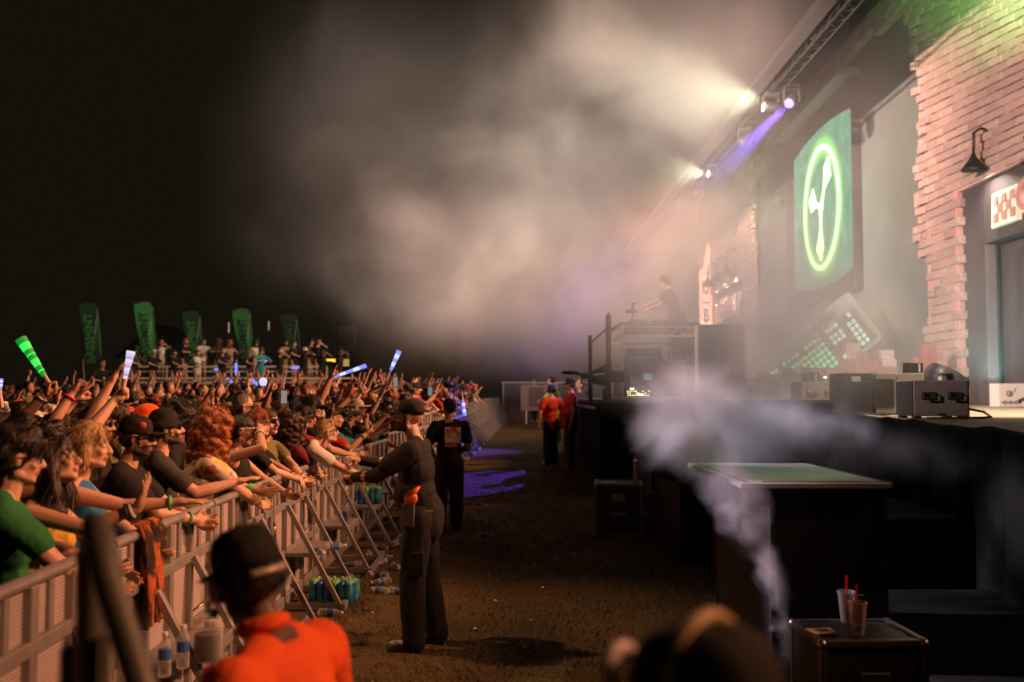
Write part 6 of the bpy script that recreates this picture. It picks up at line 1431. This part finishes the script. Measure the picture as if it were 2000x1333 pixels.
SHN = ['black'] * 10 + ['charcoal', 'charcoal', 'white', 'white', 'grey', 'grey', 'red', 'maroon', 'blue', 'navy', 'green', 'olive', 'pink', 'orange', 'yellow', 'teal', 'tan', 'purple']
HK_M = ['short', 'crop', 'fluffy', 'short', 'long', 'afro', 'curly']; HK_F = ['long', 'bob', 'pony', 'bun', 'curly', 'long']
HCOL = ['black', 'black', 'dark_brown', 'dark_brown', 'brown', 'brown', 'blond', 'ginger', 'grey', 'red']
HNAME = dict(short='short {} hair', crop='cropped {} hair', fluffy='fluffy {} hair', long='long {} hair', bob='{} bob', pony='{} ponytail', bun='{} hair bun', curly='{} curls', afro='{} afro')
CAPK = ['cap', 'backcap', 'snapback', 'beanie', 'bucket']; CAPN = dict(cap='{} cap', backcap='{} cap worn backwards', snapback='{} flat-brimmed cap', beanie='{} beanie', bucket='{} bucket hat', cowboy='{} brimmed hat')
LABS = {}
Y_FACE = 1
def auto_person(x, y, z, face, near, scale, where, group, variants, hat_p=.3, low=0):
    if low > 0 and rs.random() < low: variants = [v for v in variants if 'low' in v[1] or 'down' in v[1] or 'face' in v[1]]
    pm, nm, sx = rs.choice(variants); sc = rs.choice(SHN if 'platform' not in where else SHN[:14] + ['teal', 'tan', 'maroon', 'white', 'brown']); hk = rs.choice(HK_M if sx == 'm' else HK_F); hc = rs.choice(HCOL if not near else HCOL[:7]); cap = None; capc = None
    if rs.random() < hat_p: cap = rs.choice(CAPK); capc = rs.choice(['black', 'black', 'charcoal', 'white', 'red', 'tan', 'navy', 'orange', 'pink'])
    gl = rs.choice([None, None, None, 'shades', 'specs', 'mirror']) if near else None
    if cap: head = CAPN[cap].format({'charcoal': 'dark grey', 'tan': 'tan', 'navy': 'navy blue'}.get(capc, capc)); hk2 = 'crop' if hk in ('short', 'fluffy', 'crop', 'afro') else hk if hk in ('long', 'bob', 'pony') else 'crop'
    else: head = HNAME[hk].format(hc.replace('_', ' ')); hk2 = hk
    lab = f"person in {sc} {'shirt' if True else ''} and {head} {nm}, {where}" if cap else f"person in {sc} shirt with {head} {nm}, {where}"
    w = lab.split()
    if len(w) > 16: lab = " ".join(w[:16]).rstrip(",")
    LABS[lab] = LABS.get(lab, 0) + 1
    o = make_person(pm, (x, y, z), -90 + face - .8 * math.degrees(math.atan2(x, y)) * (Y_FACE), lab, C[sc], C['charcoal'], rs.choice([0, 0, 1, 1, 1, 2, 2, 3, 4]), hk2, hc, cap, C[capc] if capc else None, gl, scale, group, legs=False)
    if near and rs.random() < .5: wristband(o, pm, rs.choice('LR'), WB[rs.choice(list(WB))])
    return o, pm
def free(x, y, d): return all((x - a) ** 2 + (y - b) ** 2 > d * d for a, b in PEOPLE)
cand = []
for row in range(0, 34):
    y = 4.2 + rs.uniform(0, .3)
    while y < 47:
        x = bx(y) - .30 - row * .58 + rs.uniform(-.1, .1); yy = y + rs.uniform(-.12, .12)
        px = 1000 + 1944 * x / yy
        if px > -25: cand.append((row, x, yy))
        y += .56 if y < 16 else .66
cand.sort(key=lambda c: c[2])
nper = 0; CROWD = []
for row, x, y in cand:
    lim = 99 if y < 9 else 6 if y < 14 else 5 if y < 22 else 3 if y < 30 else 2
    keep = 1.0 if row < lim else (.5 if y < 16 else .22 if y < 26 else .07)
    if y > 22 and row < 3: keep *= .85
    if nper >= 236 or rs.random() > keep or not free(x, y, .40): continue
    if y < 12.6 and row == 0: continue
    where = ("at the barrier" if row == 0 else "second row" if row == 1 else "mid crowd" if row < 7 else "deep in the crowd") + (" near the left" if y < 8 else " before the guard" if y < 13 else " behind the guards" if y < 20 else " by the slanting barrier" if row < 4 else " far back")
    near = y < 16
    # raised arms show best further back
    o, pm = auto_person(x, y, gzf(x, y), rs.uniform(-16, 14), near, rs.uniform(.92, 1.03), where, "concert crowd behind the barrier", VAR if y < 24 else VLO, .34, .80 if x / y < -.20 else .12)
    CROWD.append((o, pm, y)); PEOPLE.append((x, y)); nper += 1
# people on the viewing platform
vrs = []
for Y, z, xs, tier in ((38.5, 1.92, [-14.6, -13.9, -13.0, -12.2, -11.1, -10.2, -9.6, -8.9, -8.0, -7.4, -6.7], "front tier"), (41.6, 2.42, [-14.7, -13.6, -13.0, -12.3, -11.7, -10.6, -9.6, -9.0, -8.5, -8.1], "upper tier")):
    for i, x in enumerate(xs):
        x += rs.uniform(-.15, .15); s = Y / 38.5
        o, pm = auto_person(x, Y, z, -40 + rs.uniform(-15, 15), False, rs.uniform(.95, 1.03), f"on the {tier} of the viewing platform", "people on the viewing platform", [v for v in VLO if 'arm raised' not in v[1] and 'thrown' not in v[1] and 'both arms r' not in v[1] and 'stretched' not in v[1]], .4)
auto_person(-15.5, 37.6, .9, -60, False, 1.3, "standing tall in the dark left of the platform", None, [v for v in VLO if 'low' in v[1]], 0)
# two people that share every word are true look-alikes; anything else gets its neighbour named
seen = {}
for o in [o for o in bpy.data.objects if o.name.startswith("person")]:
    seen.setdefault(o["label"], []).append(o)
for lab, os_ in seen.items():
    if len(os_) > 1:
        os_.sort(key=lambda o: o.location.y); names = ["nearest", "second", "third", "fourth", "fifth"]
        for o, n in zip(os_, names): o["label"] = f"{n} {lab}" if len(lab.split()) <= 15 else " ".join(f"{n} {lab}".replace(" shirt with ", " top, ").replace(" and ", ", ").split()[:16])
# the far mass of the crowd that reads as one texture
def far_crowd():
    V = []; F = []; MI = []; n0 = 0; base = []
    mats_ = [SKIN[1], C['black'], C['charcoal'], C['white'], C['red'], C['blue'], C['olive'], C['tan'], HR['black'], HR['brown'], C['maroon']]
    def low(seed):
        r2 = random.Random(seed); b = MB(); sh = r2.choice([1, 1, 1, 2, 3, 4, 5, 6, 7, 10])
        b.ell((0, 0, 1.2), (.2, .13, .3), None, 8, 6, sh); b.ell((0, 0, .6), (.17, .13, .55), None, 6, 5, 2); b.ell((0, .02, 1.63), (.078, .095, .12), None, 8, 6, 0); b.ell((0, -.015, 1.68), (.084, .095, .1), None, 8, 6, r2.choice([8, 8, 9, 1])); b.caps((0, 0, 1.4), (0, 0, 1.55), .06, .05, 6, 0)
        for k in (-1, 1):
            if r2.random() < .16:
                e = (k * .3, .15 + r2.uniform(-.1, .1), 1.62); w = (k * r2.uniform(.1, .35), r2.uniform(.1, .4), r2.uniform(1.8, 1.98)); b.caps((k * .2, 0, 1.42), e, .055, .042, 6, 0); b.caps(e, w, .042, .03, 6, 0); b.ell(np.array(w) + [0, .03, .07], (.04, .03, .07), None, 6, 5, 0)
            else: b.caps((k * .21, 0, 1.42), (k * .26, .08, 1.1), .06, .045, 6, sh); b.caps((k * .26, .08, 1.1), (k * .16, .3, 1.2), .042, .03, 6, 0)
        return b
    protos = [low(i) for i in range(16)]; big = MB(); r3 = random.Random(8)
    for i in range(520):
        y = r3.uniform(20, 62); xr = bx(min(y, 49)) - 1.6; xl = -.30 * y - 2 if y > 34 else -.5 * y
        x = r3.uniform(xl, xr)
        if y > 36.5 and x < -5.4: continue
        if not free(x, y, .38): continue
        p = r3.choice(protos); a = -90 + r3.uniform(-18, 18); s = r3.uniform(.94, 1.05); M = rotz(a) * s; off = np.array([x, y, gzf(x, y)])
        k = big.n
        for v in p.v: big.v.append(v @ M.T + off)
        for f, m_ in zip(p.f, p.m): big.f.append(tuple(q + k for q in f)); big.m.append(m_)
        big.n += p.n
    o = big.build("crowd", mats_, smooth=True); tag(o, "far mass of concert goers reading as one dark texture", None, kind="stuff")
far_crowd()

# ================================================================== THINGS HELD BY THE CROWD
def stick(label, base, d, L, mats_, r0=.018, r1=.038, seg=None, group="foam light sticks in the crowd"):
    d = nrm(d); r = thing("light_stick", label, "light stick", base); M = rot_to(d)
    h = MB(); h.tube([-d * .06, d * .09], .015, 8); h.build("handle", mat("stick_handle", (.55, .42, .36), .5, 0, .1), r)
    b = MB(); n = 7 if seg is None else seg
    for i in range(n):
        a, c = .09 + (L - .09) * i / n, .09 + (L - .09) * (i + .93) / n; ra = r0 + (r1 - r0) * i / n; rc = r0 + (r1 - r0) * (i + 1) / n
        b.cyl(d * a, d * c, ra, rc, 14, i % len(mats_))
        if seg is None and i: b.cyl(d * (a - .012), d * a, ra, ra, 14, len(mats_) - 1)
    b.build("glowing_tube", mats_, r); return r
gd = emis("glow_green", (.0, .50, .03), .62); gb = emis("glow_green_bright", (.05, .95, .12), 1.0)
gw = worldpt(gs, gpm['grip']['L'])
stick("glowing green segmented light stick held up at the left edge", gw, (-.55, .05, .80), .40, [gd, gd, gb], .018, .040)
wv = worldpt(ws, wpm['grip']['R'])
stick("glowing white and pink striped light stick held up near the left", wv, (.15, .1, .95), .27, [emis("glow_white", (.78, .74, 1), 1.0), emis("glow_pink", (1, .35, .5), .85), emis("glow_blue_white", (.5, .62, 1), 1.0)], .012, .027, 10)
bl_ = emis("glow_blue", (.22, .26, 1), 1.3); bl2 = emis("glow_blue_white2", (.6, .66, 1), 1.3)
for lab, px, py, Y, d, L in (("blue light stick tilted up right above the black-capped pointing man", 758, 735, 13.5, (.38, .1, .9), .38), ("long blue light stick lying slanted over the crowd before the kiosk lights", 640, 741, 17, (.80, .2, .30), .70), ("blue light stick hanging down by the far guard's head", 903, 772, 20, (.12, .0, -.95), .42), ("pale blue light stick at the extreme left edge", 2, 782, 7.5, (-.2, .1, .9), .16),
                             ("short blue light stick on the upper platform tier", 500, 716, 40.6, (.8, 0, .45), .62), ("small upright blue light stick on the front platform tier", 462, 738, 37.4, (-.05, 0, .95), .55), ("small tilted blue light stick on the front platform tier", 440, 737, 37.3, (.7, 0, -.55), .5), ("small blue light stick lying at the right of the upper tier", 565, 719, 40.5, (.9, 0, .02), .5), ("tiny blue light stick lying left on the upper rail", 415, 722, 40.5, (.9, 0, .02), .4), ("third small blue light stick tilting on the front tier", 487, 738, 37.3, (.6, 0, -.5), .45)):
    stick(lab, P(px, py, Y), d, L, [bl_, bl2] if Y < 25 else [bl_], .02 if Y < 25 else .045, .036 if Y < 25 else .05, 5)
wg = thing("glowing_cup", "white glowing translucent cup lifted above the crowd below the platform", "cup", P(514, 754, 12)); MB().lathe((0, 0, 0), [(.03, 0), (.045, .03), (.05, .06), (.035, .09), (.01, .1)], 14).build("cup_body", emis("cup_glow", (.75, .72, 1), .95), wg, smooth=True)
for lab, px, py, Y, rz in (("silver phone held up behind the blue-shaded person", 554, 776, 10.6, 40), ("lit phone raised near the far guard", 840, 765, 16, 10), ("small phone raised in the crowd beside the pointing man", 772, 747, 13.8, 30)):
    p = thing("phone", lab, "phone", P(px, py, Y), (0, 0, R(rz)), group="phones held up in the crowd"); MB().box((0, 0, 0), (.075, .009, .15)).build("case", mat("phone_case", (.05, .05, .05), .3), p, bevel=.006); MB().box((0, -.006, 0), (.066, .003, .135)).build("screen", emis("phone_screen", (.5, .55, .62), .35), p)
cn = thing("drink_can", "silver drink can held over the rail by the white-shirted person", "can", P(681, 905, 9.5)); MB().lathe((0, 0, -.06), [(.028, 0), (.033, .01), (.033, .115), (.027, .125)], 16).build("can_body", mat("can_silver", (.6, .58, .58), .3, .6, .1, 10), cn, smooth=True)
